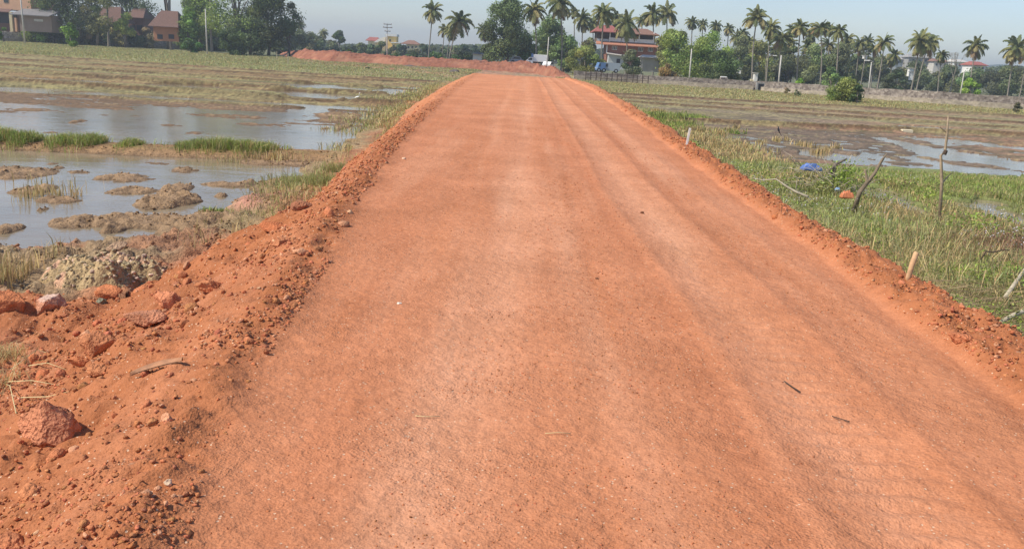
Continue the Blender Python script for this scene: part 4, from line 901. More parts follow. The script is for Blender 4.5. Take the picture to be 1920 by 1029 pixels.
# ================================================================ TREES
DK = (.11, .15, .05); MD = (.23, .31, .07); BR = (.25, .38, .06); OL = (.32, .32, .10); GY = (.18, .20, .085)
T = [(118, -125, 70, 100, 172, DK, 'very dark tree mass beside the grey flat roofed shed', 24, 5200, .1),
     (178, -40, 75, 60, 168, (.12, .13, .05), 'olive tree between the dark mass and the first tiled roof', 12, 2200, .1),
     (235, -130, 80, 110, 195, DK, 'dark tall tree behind the tiled roofs', 24, 5200, .2),
     (232, 10, 80, 34, 160, (.15, .18, .045), 'young yellow green tree between two tiled roofs', 9, 1300, .1),
     (308, -190, 66, 70, 188, MD, 'green tree top leaning over the third tiled roof', 12, 2200, .4),
     (352, 5, 86, 44, 164, (.12, .18, .04), 'light green tree beside the orange walled house', 12, 1900, .08),
     (372, -80, 88, 80, 178, MD, 'tall mid green tree left of the big dark grove', 18, 3600, .1),
     (442, -140, 95, 120, 170, (.13, .175, .045), 'big green tree at the left end of the tall grove', 26, 6000, .05),
     (432, 52, 98, 66, 160, DK, 'low black green bush under the tall grove', 12, 2200, -.08),
     (502, -62, 96, 110, 172, DK, 'big dark tree at the right end of the tall grove', 26, 6400, .05),
     (468, 30, 97, 90, 168, (.07, .09, .035), 'shadowy understorey tree in the middle of the tall grove', 16, 3200, .02),
     (540, -6, 60, 44, 176, GY, 'feathery tree with loose branches against the sky', 9, 700, .35),
     (545, 40, 97, 60, 235, GY, 'grey green distant tree right of the dark grove', 14, 2400, .0),
     (575, 50, 97, 50, 250, GY, 'distant tree second down the slope of far trees', 12, 2000, .0),
     (600, 66, 98, 36, 255, GY, 'distant tree third down the slope of far trees', 10, 1300, .0),
     (622, 72, 99, 30, 262, GY, 'last small tree at the foot of the far slope', 8, 1000, .0),
     (636, 57, 98, 24, 275, DK, 'round topped lone tree standing left of the red and white roofs', 8, 1100, .35),
     (905+47, -16, 116, 92, 160, (.08, .11, .04), 'big dark broadleaf tree left of the white truck', 30, 7500, .10),
     (918, 45, 112, 30, 165, DK, 'low left skirt of trees below the big dark tree', 9, 1500, .0),
     (985, 60, 118, 60, 164, (.12, .15, .045), 'light green sapling tree by the base of the big dark tree', 12, 2400, .1),
     (1030, 26, 122, 70, 180, (.10, .135, .04), 'green tree behind the white truck', 18, 3800, .05),
     (1058, 60, 124, 50, 170, (.09, .125, .04), 'dense green tree right of the tallest straight palm', 14, 2600, .0),
     (1098, 84, 134, 76, 148, (.14, .16, .045), 'wide olive bush in front of the house, left of the blue van', 14, 2600, .0),
     (1102, 62, 122, 40, 178, (.13, .13, .06), 'brownish tree at the left end of the house', 9, 1300, .1),
     (1184, 90, 138, 40, 140, (.10, .115, .06), 'grey green bush hiding the middle of the house', 12, 2000, .0),
     (1254, 42, 125, 44, 158, (.17, .17, .06), 'olive mango tree at the right end of the brown roof', 14, 2800, .1),
     (1268, 48, 140, 80, 150, (.16, .19, .05), 'yellow green mango tree right of the house', 18, 3800, .05),
     (1334, 47, 148, 112, 148, (.14, .185, .045), 'large green mango tree behind the pale pole', 24, 5400, .02),
     (1350, 92, 150, 90, 142, DK, 'dark shrub mass below the large green mango tree', 16, 3200, .0),
     (1252, 118, 142, 40, 132, (.22, .15, .06), 'rust tinted low bush behind the wall by the house shed', 9, 1200, .0),
     (1390, 62, 150, 56, 185, GY, 'dull tree left of the tallest right palm', 12, 2200, .02),
     (1425, 74, 152, 64, 190, OL, 'dull tree mass behind the two street lamps', 12, 2400, .0),
     (1480, 78, 152, 74, 188, GY, 'dark tree mass behind the pale concrete pole', 14, 3000, .0),
     (1530, 74, 155, 76, 186, (.13, .15, .06), 'dark tree mass behind the straight trio of palms', 14, 3000, .0),
     (1575, 74, 158, 66, 184, GY, 'dark tree mass at the right of the straight trio', 14, 2600, .0),
     (1560, 122, 160, 44, 150, (.11, .16, .05), 'light green shrub under the right palm of the trio', 9, 1300, .0),
     (1500, 146, 158, 18, 125, BR, 'tiny bright green bush just behind the wall', 5, 500, .0),
     (1610, 88, 160, 64, 215, GY, 'hazy tree mass behind the leaning palms', 12, 2200, .0),
     (1650, 104, 162, 70, 225, GY, 'hazy tree mass left of the twin palms', 12, 2200, .0),
     (1682, 128, 167, 44, 150, (.05, .065, .035), 'nearly black round bush standing before the hazy row', 10, 1800, .0),
     (1715, 118, 166, 80, 215, GY, 'hazy tree mass below the twin leaning palms', 13, 2600, .0),
     (1775, 120, 170, 80, 222, GY, 'hazy tree mass behind the bare tree', 13, 2600, .0),
     (1830, 128, 172, 80, 215, (.10, .13, .05), 'hazy green tree mass under the red roof', 13, 2600, .0),
     (1885, 124, 176, 90, 210, GY, 'hazy tree mass at the right edge', 13, 2800, .0),
     (1950, 124, 180, 90, 205, GY, 'hazy tree partly outside the right edge', 13, 2200, .0),
     (1822, 142, 170, 34, 150, BR, 'lighter green shrub behind the wall by the right pole', 8, 1000, .0)]
for i_, (px_, tp_, wp_, c_) in enumerate(((70, 46, 50, MD), (100, 48, 46, DK), (150, 52, 50, (.17, .15, .08)), (188, 52, 44, DK), (212, 50, 40, (.2, .19, .08)), (250, 54, 50, DK), (276, 50, 40, (.2, .17, .09)), (345, 58, 40, (.16, .2, .06)), (372, 56, 44, DK), (400, 52, 46, DK), (415, 64, 40, (.12, .14, .06)), (-40, 40, 90, DK), (530, 66, 44, DK))):
    T.append((px_, tp_, 64+px_*.078, wp_, 166+max(px_, 0)*.075, c_, ['leafy scrub behind the wall under the flat roofed shed', 'dark scrub at the right end of the flat roofed shed', 'brownish scrub behind the bright green shrub', 'dark scrub under the thin pale palm trunk', 'yellowish scrub before the maroon wall', 'dark scrub before the small hidden tiled roof', 'brownish scrub left of the orange wall', 'pale green scrub right of the orange wall', 'dark scrub left of the concrete pole', 'dark scrub right of the concrete pole', 'dull scrub at the right end of the left wall', 'dark scrub beyond the left edge of the photo', 'dark scrub at the right foot of the tall grove'][i_], 10, 1100, 0))
for (px, tp, bt, wp, D, col, lb, nb, nl, low) in T:
    k_ = 1.0 if col in (DK, MD, BR, OL, GY) else 1.9
    D = max(D, 168+px*.02) if px < 410 else D; DEP[0] = .12 if px < 410 else .36
    tree(px, tp, bt, wp, D, tuple(c*k_ for c in col), lb, nb=int(nb*1.5), nl=int(nl*3.2), ls=.18*D/170, low=low)
# far line of trees behind the red bank
FL = [('far low tree right of the lone round tree', 655, 84), ('far low tree below the white roof', 676, 82), ('far dark tree in front of the red roof', 697, 80), ('far dark tree left of the pole with crossarms', 716, 78), ('far low tree before the yellow tower', 738, 88), ('far low tree left of the cream house', 757, 84), ('far low tree before the cream house', 776, 92), ('far low tree right of the cream house', 793, 82), ('far low tree under the tall lone palm', 812, 86), ('far low tree between the lone palm and the cluster', 830, 88), ('far low tree under the cluster of palms', 850, 84), ('far low tree right of the palm cluster', 869, 80), ('far low tree left of the grey shed', 889, 84), ('far low tree behind the grey shed', 908, 86)]
for lb, px, tp in FL: tree(px, tp, 106, 34, 262+random.uniform(-15, 15), (.09, .12, .05) if px % 2 else GY, lb, nb=8, nl=1500, ls=.42, low=0, group='low trees beyond the red soil bank')
for lb, px, tp in [('bright low shrub behind the bank left of the pole with crossarms', 660, 95), ('bright low shrub behind the bank under the yellow tower', 740, 99), ('bright low shrub behind the bank under the cream house', 780, 98), ('bright low shrub behind the bank at the palm cluster foot', 822, 100), ('bright low shrub behind the bank left of the grey shed', 868, 99)]:
    tree(px, tp, 109, 48, 195, (.11, .17, .045), lb, 'shrub', nb=7, nl=1100, ls=.3, low=0, group='low shrubs right behind the red bank', name='shrub')
tree(131, 36, 74, 34, 150, (.15, .26, .035), 'bright green shrub growing in front of the left wall', 'shrub', nb=12, nl=2400, ls=.22, low=0, group=None, name='shrub', gz=-1)
tree(357, 74, 96, 54, 158, (.10, .19, .04), 'low wide dark green shrub in front of the right end of the left wall', 'shrub', nb=9, nl=1700, ls=.22, low=.1, group=None, name='shrub')
tree(5, 50, 66, 22, 154, (.13, .22, .035), 'small green bush at the left edge on top of the wall', 'shrub', nb=5, nl=600, ls=.2, low=.2, group=None, name='shrub')
tree(1586, 146, 184, 70, 92, (.26, .31, .08), 'rounded yellow green bush in front of the right wall', 'bush', nb=34, nl=9000, ls=.10, low=.0, group=None, name='bush')
tree(1609, 160, 187, 26, 88, DK, 'dark small bush at the right foot of the rounded yellow green bush', 'bush', nb=6, nl=1100, ls=.14, low=.0, group=None, name='bush')
tree(1475, 164, 172, 15, 106, (.28, .22, .12), 'tiny brown bush at the foot of the right wall', 'bush', nb=12, nl=900, ls=.07, low=0, group=None, name='bush')
tree(1495, 167, 177, 18, 102, (.26, .27, .12), 'tiny olive bush right of the culvert', 'bush', nb=12, nl=900, ls=.07, low=0, group=None, name='bush')
tree(1908, 192, 204, 20, 88, (.17, .16, .08), 'small dark bush in the dry band at the right edge', 'bush', nb=12, nl=900, ls=.07, low=0, group=None, name='bush')
tree(691, 126, 136, 12, 112, (.09, .13, .04), 'tiny dark green bush in the pale grass left of the road end', 'bush', nb=12, nl=900, ls=.07, low=0, group=None, name='bush')
def woods():
    n = 52000; px = rng.uniform(-250, 2200, n); top = np.interp(px, [-250, 0, 550, 640, 900, 1100, 1500, 1900, 2200], [20, 30, 62, 84, 88, 90, 108, 128, 140])+14*(fbm(px*.02, px*0, 1, 601, 4)-.5)
    D = rng.uniform(430, 470, n); P = np.array([list(W(a_, b_, d_)) for a_, b_, d_ in zip(px, top, D)]); zt = P[:, 2]; P[:, 2] = GZ+(zt-GZ)*rng.random(n)**.7
    d = rng.normal(size=(n, 3)); d[:, 2] = abs(d[:, 2]); t = np.cross(d, rng.normal(size=(n, 3))); t /= np.linalg.norm(t, axis=1)[:, None]; b = np.cross(d, t); b /= np.linalg.norm(b, axis=1)[:, None]; s_ = rng.uniform(.5, 1.3, n)[:, None]
    V = np.stack([P-t*s_, P-b*s_*.7, P+t*s_, P+b*s_*.7], 1).reshape(-1, 3); k = fbm(px*.05, px*0, 1, 611, 3)[:, None]
    c = (np.array([.10, .13, .05])*(1-k)+np.array([.17, .2, .08])*k)*rng.uniform(.7, 1.3, (n, 1))
    tag(mk('woods', V, np.arange(n*4).reshape(n, 4), LEAF, col=np.repeat(c, 4, 0)), 'far off hazy wood closing the horizon behind all the houses', None, None, 'stuff')
woods()
# bare tree
def bare():
    D = 168; b = Vector((gx(1781, 160, D), D, GZ)); s = PXM(D); m = MB(); 
    def br(p, d, L, r, k):
        q = p+d*L; m.tube([p, p+d*L*.5+Vector((random.uniform(-.05, .05), 0, 0))*L, q], [r, r*.8, r*.6], 5)
        if k == 0: return
        for _ in range(3): br(q, (d+Vector((random.uniform(-.6, .6), random.uniform(-.5, .5), random.uniform(-.1, .5)))).normalized(), L*.66, r*.55, k-1)
    br(Vector((0, 0, 0)), Vector((.14, 0, 1)).normalized(), 3.2, .13, 4)
    t = thing('bare_tree', 'leafless tree between the small low palm and the lone right palm', 'tree', b); m.build('trunk', PBARK, t)
bare()
# ================================================================ BUILDINGS
class Loc:
    def __init__(s, cx, cy, D): s.c = (cx, cy); s.s = PXM(D); s.o = W(cx, cy, D)
    def __call__(s, px, py): dx, dy = px-s.c[0], py-s.c[1]; return (dx+.057*dy)*s.s, (-dy+.057*dx)*s.s
    def box(s, m, x0, y0, x1, y1, d0, d1):      # y pixel rows measured on the box's own centre column
        cx = (x0+x1)/2; a = s(cx, y1); b = s(cx, y0); hw = abs(x1-x0)/2*s.s; xm = (a[0]+b[0])/2
        return m.box(xm-hw, xm+hw, d0, d1, a[1], b[1])
def wallm(name, c, v=.12): return plain(name, c, .9, v, .8, .01)
M_PEACH = wallm('peach_plaster', (.62, .36, .22)); M_MAROON = wallm('maroon_plaster', (.20, .10, .075)); M_GREY = wallm('grey_plaster', (.30, .29, .27)); M_DARK = plain('dark_opening', (.03, .03, .035), .7, .2, 2)
M_TILE = plain('clay_tiles', (.155, .085, .065), .9, .4, 6, .05, 0, 14); M_REDT = plain('red_sheet_roof', (.32, .10, .075), .75, .25, 3, .02); M_BRT = plain('brown_tiles', (.24, .125, .085), .9, .35, 5, .05, 0, 14)
M_WHITE = wallm('white_plaster', (.74, .72, .68)); M_YEL = wallm('yellow_plaster', (.72, .50, .16)); M_BRICK = plain('laterite_blocks', (.27, .115, .075), .9, .3, 4, .03); M_ORW = wallm('orange_plaster', (.38, .17, .09)); M_CREAM = wallm('cream_plaster', (.66, .55, .33)); M_BLUEG = wallm('blue_grey_plaster', (.46, .49, .50)); M_ASB = plain('pale_roof_sheet', (.52, .49, .44), .85, .15, 2)
M_GLASS = plain('window_glass', (.04, .045, .05), .25, .1, 2)
def hip(m, x0, x1, y0, y1, z0, z1, rx=.25, thick=.12):
    ix = (x1-x0)*rx; ym = (y0+y1)/2
    v = [(x0, y0, z0), (x1, y0, z0), (x1, y1, z0), (x0, y1, z0), (x0, y0, z0+thick), (x1, y0, z0+thick), (x1, y1, z0+thick), (x0, y1, z0+thick), (x0+ix, ym, z1), (x1-ix, ym, z1)]
    return m.add(v, [(3, 2, 1, 0), (0, 1, 5, 4), (1, 2, 6, 5), (2, 3, 7, 6), (3, 0, 4, 7), (4, 5, 9, 8), (6, 7, 8, 9), (5, 6, 9), (7, 4, 8)])
# --- two storey house
D = 172; L = Loc(1180, 100, D); t = thing('two_storey_house', 'two storey house with red and brown roofs and a white balcony behind the right wall', 'house', (L.o.x, D, L.o.z))
s_ = L.s
m = MB(); L.box(m, 1139, 84, 1229, 128, 0, 8); m.build('lower_wall', M_BRICK, t)
m = MB(); L.box(m, 1122, 66, 1228, 82, 1.6, 8); m.build('upper_wall', plain('veranda_shade_wall', (.13, .09, .07), .9, .3, 1), t)  # veranda recess: its shade is put into the dark wall colour
m = MB(); L.box(m, 1186, 70, 1199, 80, 1.5, 1.7); m.build('yellow_wall_panel', M_YEL, t)
m = MB(); L.box(m, 1143, 76, 1224, 81.5, -.1, .1); L.box(m, 1143, 75, 1224, 76, -.16, .16); m.build('balcony_parapet', M_WHITE, t)
m = MB(); L.box(m, 1121, 75, 1142, 80, -.1, .1); m.build('side_parapet', M_BLUEG, t)
for px in (1144, 1170, 1197, 1223): mm = MB(); L.box(mm, px-1, 64, px+1, 82, -.14, .05); mm.build('pillar', M_WHITE, t)
m = MB(); x0, z0 = L(1119, 84); x1, z1 = L(1231, 84); zz = L(1175, 85.5)[1]
m.add([(x0, -1.0, zz-.25), (x1, -1.0, zz-.25), (x1, -1.0, zz-.1), (x0, -1.0, zz-.1), (x0, -.15, zz+.25), (x1, -.15, zz+.25), (x1, -.15, zz+.4), (x0, -.15, zz+.4)], [(0, 1, 2, 3), (3, 2, 6, 7), (0, 4, 5, 1), (1, 5, 6, 2), (0, 3, 7, 4), (4, 7, 6, 5)]); m.build('tiled_awning', plain('orange_tiles', (.45, .20, .12), .9, .25, 6), t)
m = MB(); a = L(1114, 66); b = L(1164, 66); hip(m, a[0], b[0], -1.0, 9, L(1139, 64)[1], L(1139, 50)[1], .28); r = m.build('red_roof', M_REDT, t)
m = MB(); a = L(1162, 66); b = L(1233, 66); hip(m, a[0]+.02, b[0], -1.0, 9, L(1205, 71)[1]+.25, L(1197, 56)[1], .25); m.build('brown_roof', M_BRT, t)
for px, py in ((1153, 91), (1200, 94), (1218, 94)):
    m = MB(); L.box(m, px-4.5, py-3.5, px+4.5, py+3.5, -.06, .02); f = m.build('window', M_WHITE, t)
    for k in (-2.8, 0, 2.8): mm = MB(); L.box(mm, px+k-1, py-2.8, px+k+1, py+2.8, -.09, -.061); mm.build('pane', M_GLASS, f)
m = MB(); L.box(m, 1138, 84, 1140, 100, -.3, -.05); m.build('pillar', M_WHITE, t)
m = MB(); L.box(m, 1140, 103, 1168, 128, -2.6, -.05); m.build('annex', M_BLUEG, t)
m = MB(); L.box(m, 1154.5, 110, 1161, 124, -2.65, -2.61); m.build('annex_door', M_DARK, t)
m = MB(); a = L(1138, 99); b = L(1169, 103); m.add([(a[0], -3.2, L(1138, 101.5)[1]), (b[0], -3.2, L(1138, 104)[1]), (b[0], .2, L(1138, 102)[1]), (a[0], .2, L(1138, 99.3)[1]), (a[0], -3.2, L(1138, 100.5)[1]), (b[0], -3.2, L(1138, 103)[1]), (b[0], .2, L(1138, 101)[1]), (a[0], .2, L(1138, 98.3)[1])], [(3, 2, 1, 0), (4, 5, 6, 7), (0, 1, 5, 4), (1, 2, 6, 5), (2, 3, 7, 6), (3, 0, 4, 7)]); m.build('annex_roof', M_ASB, t)
D2 = 158; L = Loc(1228, 110, D2); t = thing('shed', 'low shed with a pale sheet roof right of the two storey house', 'shed', (L.o.x, D2, L.o.z))
m = MB(); L.box(m, 1206, 110, 1248, 134, 0, 4); m.build('wall', M_GREY, t)
m = MB(); a = L(1203, 108); b = L(1262, 108); hip(m, a[0], b[0], -.6, 4.6, L(1230, 109.5)[1], L(1230, 104.5)[1], .1, .08); m.build('roof', M_ASB, t)
# --- orange house at left
D = 172; L = Loc(30, 30, D); t = thing('orange_house', 'peach coloured upper storey house over a dark porch at the left edge', 'house', (L.o.x, D, L.o.z))
m = MB(); L.box(m, -60, -40, 61, 18.5, 0, 9); m.build('upper_wall', M_PEACH, t)
m = MB(); L.box(m, -60, 21, 26, 58, 1.8, 9); m.build('lower_wall', M_MAROON, t)
m = MB(); L.box(m, -30, 24, 22, 42, 1.7, 1.79); m.build('porch_opening', M_DARK, t)
for px in (16, -12): 
    m = MB(); L.box(m, px-4.5, -6, px+4.5, 8, -.05, .02); f = m.build('window', plain('window_frame', (.35, .28, .2)), t); mm = MB(); L.box(mm, px-3.8, -5.2, px+3.8, 7.2, -.08, -.051); mm.build('pane', M_GLASS, f)
m = MB(); m2 = L(-17, 19); x0 = L(-62, 19)[0]; x1 = L(25, 19)[0]; zt = L(-17, 17.5)[1]; m.add([(x0, -1.4, zt-.55), (x1, -1.4, zt-.55), (x1, -.02, zt), (x0, -.02, zt), (x0, -1.4, zt-.45), (x1, -1.4, zt-.45), (x1, -.02, zt+.12), (x0, -.02, zt+.12)], [(3, 2, 1, 0), (4, 5, 6, 7), (0, 1, 5, 4), (1, 2, 6, 5), (2, 3, 7, 6), (3, 0, 4, 7)]); m.build('porch_roof', M_TILE, t)
m = MB(); L.box(m, 23.5, 24, 28.5, 58, -1.3, -.8); m.build('column', M_CREAM, t); m = MB(); L.box(m, 31.8, 34, 35.2, 58, -1.2, -.8); m.build('column', M_PEACH, t)
D = 168; L = Loc(62, 30, D); t = thing('flat_roof_shed', 'brown shed with a grey slab roof right of the peach house', 'shed', (L.o.x, D, L.o.z))
m = MB(); L.box(m, 36, 28, 94, 58, 0, 4); m.build('wall', wallm('brown_plaster', (.26, .19, .15)), t)
m = MB(); a = L(25, 28); b = L(96, 28); m.add([(a[0], -1, a[1]-.05), (b[0], -1, a[1]-.05), (b[0], 4.4, a[1]+1.2), (a[0], 4.4, a[1]+1.2), (a[0], -1, a[1]+.12), (b[0], -1, a[1]+.12), (b[0], 4.4, a[1]+1.4), (a[0], 4.4, a[1]+1.4)], [(3, 2, 1, 0), (4, 5, 6, 7), (0, 1, 5, 4), (1, 2, 6, 5), (2, 3, 7, 6), (3, 0, 4, 7)]); m.build('roof', plain('asbestos_grey', (.19, .18, .18), .9, .2, 2), t)
m = MB(); L.box(m, 63, 36, 79, 40, -.08, -.02); m.build('vent_window', M_ASB, t)
# --- tiled houses
for (x0, x1, yr, ye, yb, D, wm, lb, xo) in ((172, 230, 14, 42, 66, 182, M_MAROON, 'old house with a brown clay tile roof and maroon wall behind the left wall', (176, 208)),
                                        (236, 272, 16, 34, 66, 190, M_MAROON, 'partly hidden small tile roof between the two larger tiled houses', (240, 268)),
                                        (282, 337, 22, 51, 76, 174, M_ORW, 'tiled roof house with an orange lower wall left of the tall grove', (287, 333))):
    L = Loc((x0+x1)/2, ye, D); t = thing('tiled_house', lb, 'house', (L.o.x, D, L.o.z), 0, 'old tiled houses at left')
    m = MB(); L.box(m, xo[0], ye-1, xo[1], yb, 0, 5.2); m.build('wall', wm, t)
    m = MB(); a = L(x0, ye); b = L(x1, ye); hip(m, a[0], b[0], -1, 6.2, L((x0+x1)/2, ye+.5)[1], L((x0+x1)/2, yr)[1], .22); m.build('roof', M_TILE, t)
    for k in (.25, .7):
        xm = xo[0]+(xo[1]-xo[0])*k; m = MB(); L.box(m, xm-5, ye+13, xm+5, ye+21, -.05, -.005); m.build('window', M_DARK, t)
# --- far yellow buildings
D = 330; L = Loc(735, 88, D); t = thing('yellow_building', 'yellow and white building with a tall block right of the crossarm pole', 'building', (L.o.x, D, L.o.z))
m = MB(); L.box(m, 725, 70, 743, 100, 0, 5); m.build('tower_wall', M_YEL, t); m = MB(); L.box(m, 723.5, 66, 745, 70, -.6, 5.6); m.build('roof_slab', M_WHITE, t)
m = MB(); L.box(m, 735, 82, 750, 101, -1.5, -.05); m.build('lower_wall', M_YEL, t); m = MB(); L.box(m, 734, 80.5, 751, 82, -1.9, .2); m.build('ledge', M_WHITE, t)
for px, py in ((732, 77), (739, 87), (746, 87), (738, 94), (745, 94)): m = MB(); L.box(m, px-1.6, py-1.8, px+1.6, py+1.8, -1.6 if py > 80 else -.08, -1.51 if py > 80 else -.01); m.build('window', M_GLASS, t)
L = Loc(705, 88, D+4); t = thing('white_hall', 'far hall with a red hipped roof and a white curved roof', 'building', (L.o.x, D+4, L.o.z))
m = MB(); L.box(m, 690, 78, 721, 101, .5, 6); m.build('wall', M_CREAM, t); m = MB(); a = L(686, 78); b = L(712, 78); hip(m, a[0], b[0], 0, 6, L(699, 78)[1], L(699, 71)[1], .2); m.build('red_roof', M_REDT, t)
m = MB(); a = L(702, 80); pr = []
for k in range(9): q = k/8; pp = L(701+22*q, 80.5-9.5*math.sin(q*math.pi*.5)); pr.append((pp[0], pp[1]))
pr += [(pr[-1][0], L(723, 81)[1])]; m.prism(pr, -.5, 5); m.build('curved_roof', M_WHITE, t)
D = 300; L = Loc(773, 88, D); t = thing('cream_house', 'far cream house with a dark brown hipped roof', 'house', (L.o.x, D, L.o.z))
m = MB(); L.box(m, 762, 84, 784.5, 100, 0, 5); m.build('wall', M_CREAM, t); m = MB(); a = L(752, 84); b = L(787, 84); hip(m, a[0], b[0], -.8, 6, L(770, 84)[1], L(770, 76.5)[1], .35); m.build('roof', M_BRT, t)
for px in (766, 773, 780): m = MB(); L.box(m, px-1.5, 87, px+1.5, 91, -.06, -.005); m.build('window', M_GLASS, t)
# --- shed behind bank
D = 175; L = Loc(905, 107, D); t = thing('grey_shed', 'low grey white shed behind the bank left of the big dark tree', 'shed', (L.o.x, D, L.o.z))
m = MB(); L.box(m, 887, 102.5, 925, 118, 0, 3); m.build('wall', M_BLUEG, t); m = MB(); a = L(885, 102); b = L(928, 102); hip(m, a[0], b[0], -.4, 3.4, L(905, 102.8)[1], L(905, 100.5)[1], .1, .06); m.build('roof', plain('dark_sheet', (.1, .1, .11)), t)
m = MB(); L.box(m, 904, 104, 906, 118, -.08, -.005); m.build('post', M_DARK, t)
# --- far right roofs
for (x0, x1, yt, yb, yr, D, wm, rm, lb) in ((1700, 1745, 110, 128, 104, 330, M_GREY, M_GREY, 'far hazy building with a wide grey roof behind the twin palms'), (1668, 1700, 113, 130, 109, 335, M_BLUEG, M_ASB, 'far hazy building left of the twin palms'), (1748, 1778, 117, 130, 112, 325, M_ASB, M_BRT, 'far hazy tan building right of the twin palms'), (1822, 1848, 124, 134, 117, 240, M_WHITE, M_REDT, 'far house with a bright red roof under the lone right palm'), (1785, 1812, 118, 132, 113, 320, M_WHITE, M_ASB, 'far white building behind the bare tree')):
    L = Loc((x0+x1)/2, yb, D); t = thing('far_building', lb, 'building', (L.o.x, D, L.o.z), 0, 'far buildings at the right')
    m = MB(); L.box(m, x0+2, yt, x1-2, yb+12, 0, 6); m.build('wall', wm, t); m = MB(); a = L(x0, yt); b = L(x1, yt); zc = L((x0+x1)/2, yt)[1]; hip(m, a[0], b[0], -1, 7, zc, zc+(yt-yr)*L.s, .15); m.build('roof', rm, t)
    for q in (.25, .5, .75): xm = x0+(x1-x0)*q; m = MB(); L.box(m, xm-1.5, yt+3, xm+1.5, yt+7, -.06, -.005); m.build('window', M_GLASS, t)
for (px, py, wp, hp, D, lb) in ((1709, 131, 8, 4, 200, 'tiny white hut in the trees below the twin palms'), (1711, 138, 5, 4, 196, 'even smaller white hut just below the other one'), (1418, 140, 6, 4, 150, 'small white box like kiosk behind the right wall'), (1387, 127, 6, 3, 160, 'small pale roofed hut left of the tallest right palm'), (1623, 108, 6, 5, 210, 'white water tank above the leaning palms')):
    L = Loc(px, py, D); t = thing('small_hut', lb, 'hut', (L.o.x, D, L.o.z)); m = MB(); L.box(m, px-wp/2, py-hp/2, px+wp/2, py+(hp/2 if py < 109 else hp/2+10), 0, 1); m.build('wall', M_WHITE, t); m = MB(); L.box(m, px-wp/2-1, py-hp/2-1, px+wp/2+1, py-hp/2, -.2, 1.2); m.build('roof', M_ASB, t)
# ================================================================ WALLS
def rubblemat(name, a, b_):
    m, t, b = nodes(name); v = objvec(t); vo = t.nodes.new('ShaderNodeTexVoronoi'); vo.inputs['Scale'].default_value = 4.5; t.links.new(v, vo.inputs['Vector'])
    sc = t.nodes.new('ShaderNodeSeparateColor'); t.links.new(vo.outputs['Color'], sc.inputs[0])
    c = ramp(t, sc.outputs[0], 0, 1, a, b_); c = mult(t, c, ramp(t, noise(t, 1.2, 4, .6, v), .3, .7, (.7,)*3, (1.25,)*3)); t.links.new(c, b.inputs['Base Color']); b.inputs['Roughness'].default_value = .95
    t.links.new(bump(t, vo.outputs['Distance'], .03), b.inputs['Normal']); return m
M_RUB = rubblemat('rubble_stone', (.14, .11, .09), (.34, .29, .24)); M_RUB2 = rubblemat('pale_footing', (.30, .25, .19), (.44, .37, .28)); M_RUBL = rubblemat('grey_rubble', (.24, .21, .19), (.52, .46, .42))
def wall(name, pts, h, th, zb, mat, parent, jag=.08, step=.6):
    P = [Vector((a, b, 0)) for a, b in pts]; out = []; acc = 0
    for i in range(len(P)-1):
        n = max(1, int((P[i+1]-P[i]).length/step))
        for k in range(n): out.append((P[i].lerp(P[i+1], k/n), h[i]+(h[i+1]-h[i])*k/n))
    out.append((P[-1], h[-1])); m = MB(); v = []; f = []
    for i, (p, hh) in enumerate(out):
        d = (out[min(i+1, len(out)-1)][0]-out[max(i-1, 0)][0]).normalized(); nn = Vector((-d.y, d.x, 0))*th/2; z = zb+hh+random.uniform(-jag, jag)
        v += [p-nn+Vector((0, 0, zb-.3)), p+nn+Vector((0, 0, zb-.3)), p+nn+Vector((0, 0, z)), p-nn+Vector((0, 0, z))]
    for i in range(len(out)-1):
        a = i*4
        for j in range(4): f.append((a+j, a+(j+1) % 4, a+4+(j+1) % 4, a+4+j))
    f += [(3, 2, 1, 0), tuple(len(v)-4+j for j in range(4))]; m.add(v, f); return m.build(name, mat, parent)
t = thing('compound_wall', 'long grey stone wall running behind the left paddies', 'wall', (0, 0, 0))
pl = [G(-160, 69), G(0, 78), G(210, 87), G(410, 97)]; hl = [1.75, 1.85, 1.8, 1.8]
wall('upper_wall', pl, hl, .35, -1, M_RUBL, t); wall('footing', [(a, b-.35) for a, b in pl], [.55, .7, .65, .6], .5, -1, M_RUB2, t, .1)
t = thing('compound_wall', 'low stone wall with a pale footing running behind the right paddies', 'wall', (0, 0, 0))
pr_ = [G(1075, 150), G(1200, 157), G(1410, 170)]; pr2 = [G(1426, 171), G(1600, 184), G(1760, 196), G(1925, 207), G(2100, 218)]
def hts(pts, tops): return [W(px, py, p[1]).z+1 for p, (px, py) in zip(pts, tops)]
h1 = hts(pr_, [(1075, 133), (1200, 141), (1410, 152)]); h2 = hts(pr2, [(1426, 152), (1600, 164), (1760, 172), (1925, 183), (2100, 194)])
wall('upper_wall', pr_+pr2, h1+h2, .4, -1, M_RUB, t, .06)
wall('footing', [(a, b-.5) for a, b in pr_], [q*.50 for q in h1], .6, -1, M_RUB2, t, .05); wall('footing', [(a, b-.5) for a, b in pr2], [q*.42 for q in h2], .6, -1, M_RUB2, t, .07)
cx, cy = G(1418, 170); sc_ = PXM(cy); t2 = thing('culvert', 'small dark culvert opening with concrete sides in the right wall', 'culvert', (cx, cy-1.7, -1))
m = MB(); m.box(-.62, -.40, -.5, .5, -.2, .95); m.box(.40, .62, -.5, .5, -.2, .95); m.box(-.62, .62, -.5, .5, .951, 1.1); m.build('frame', M_GREY, t2)
m = MB(); m.box(-.395, .395, -.42, .45, -.2, .94); m.build('opening', M_DARK, t2)
cx, cy = G(1405, 168); t2 = thing('wall_block', 'pale upright stone block on the wall left of the culvert', 'block', (cx, cy-.7, -.6)); m = MB(); m.box(-.2, .2, -.2, .2, 0, 1.0, .04); m.build('stone', M_CREAM, t2)
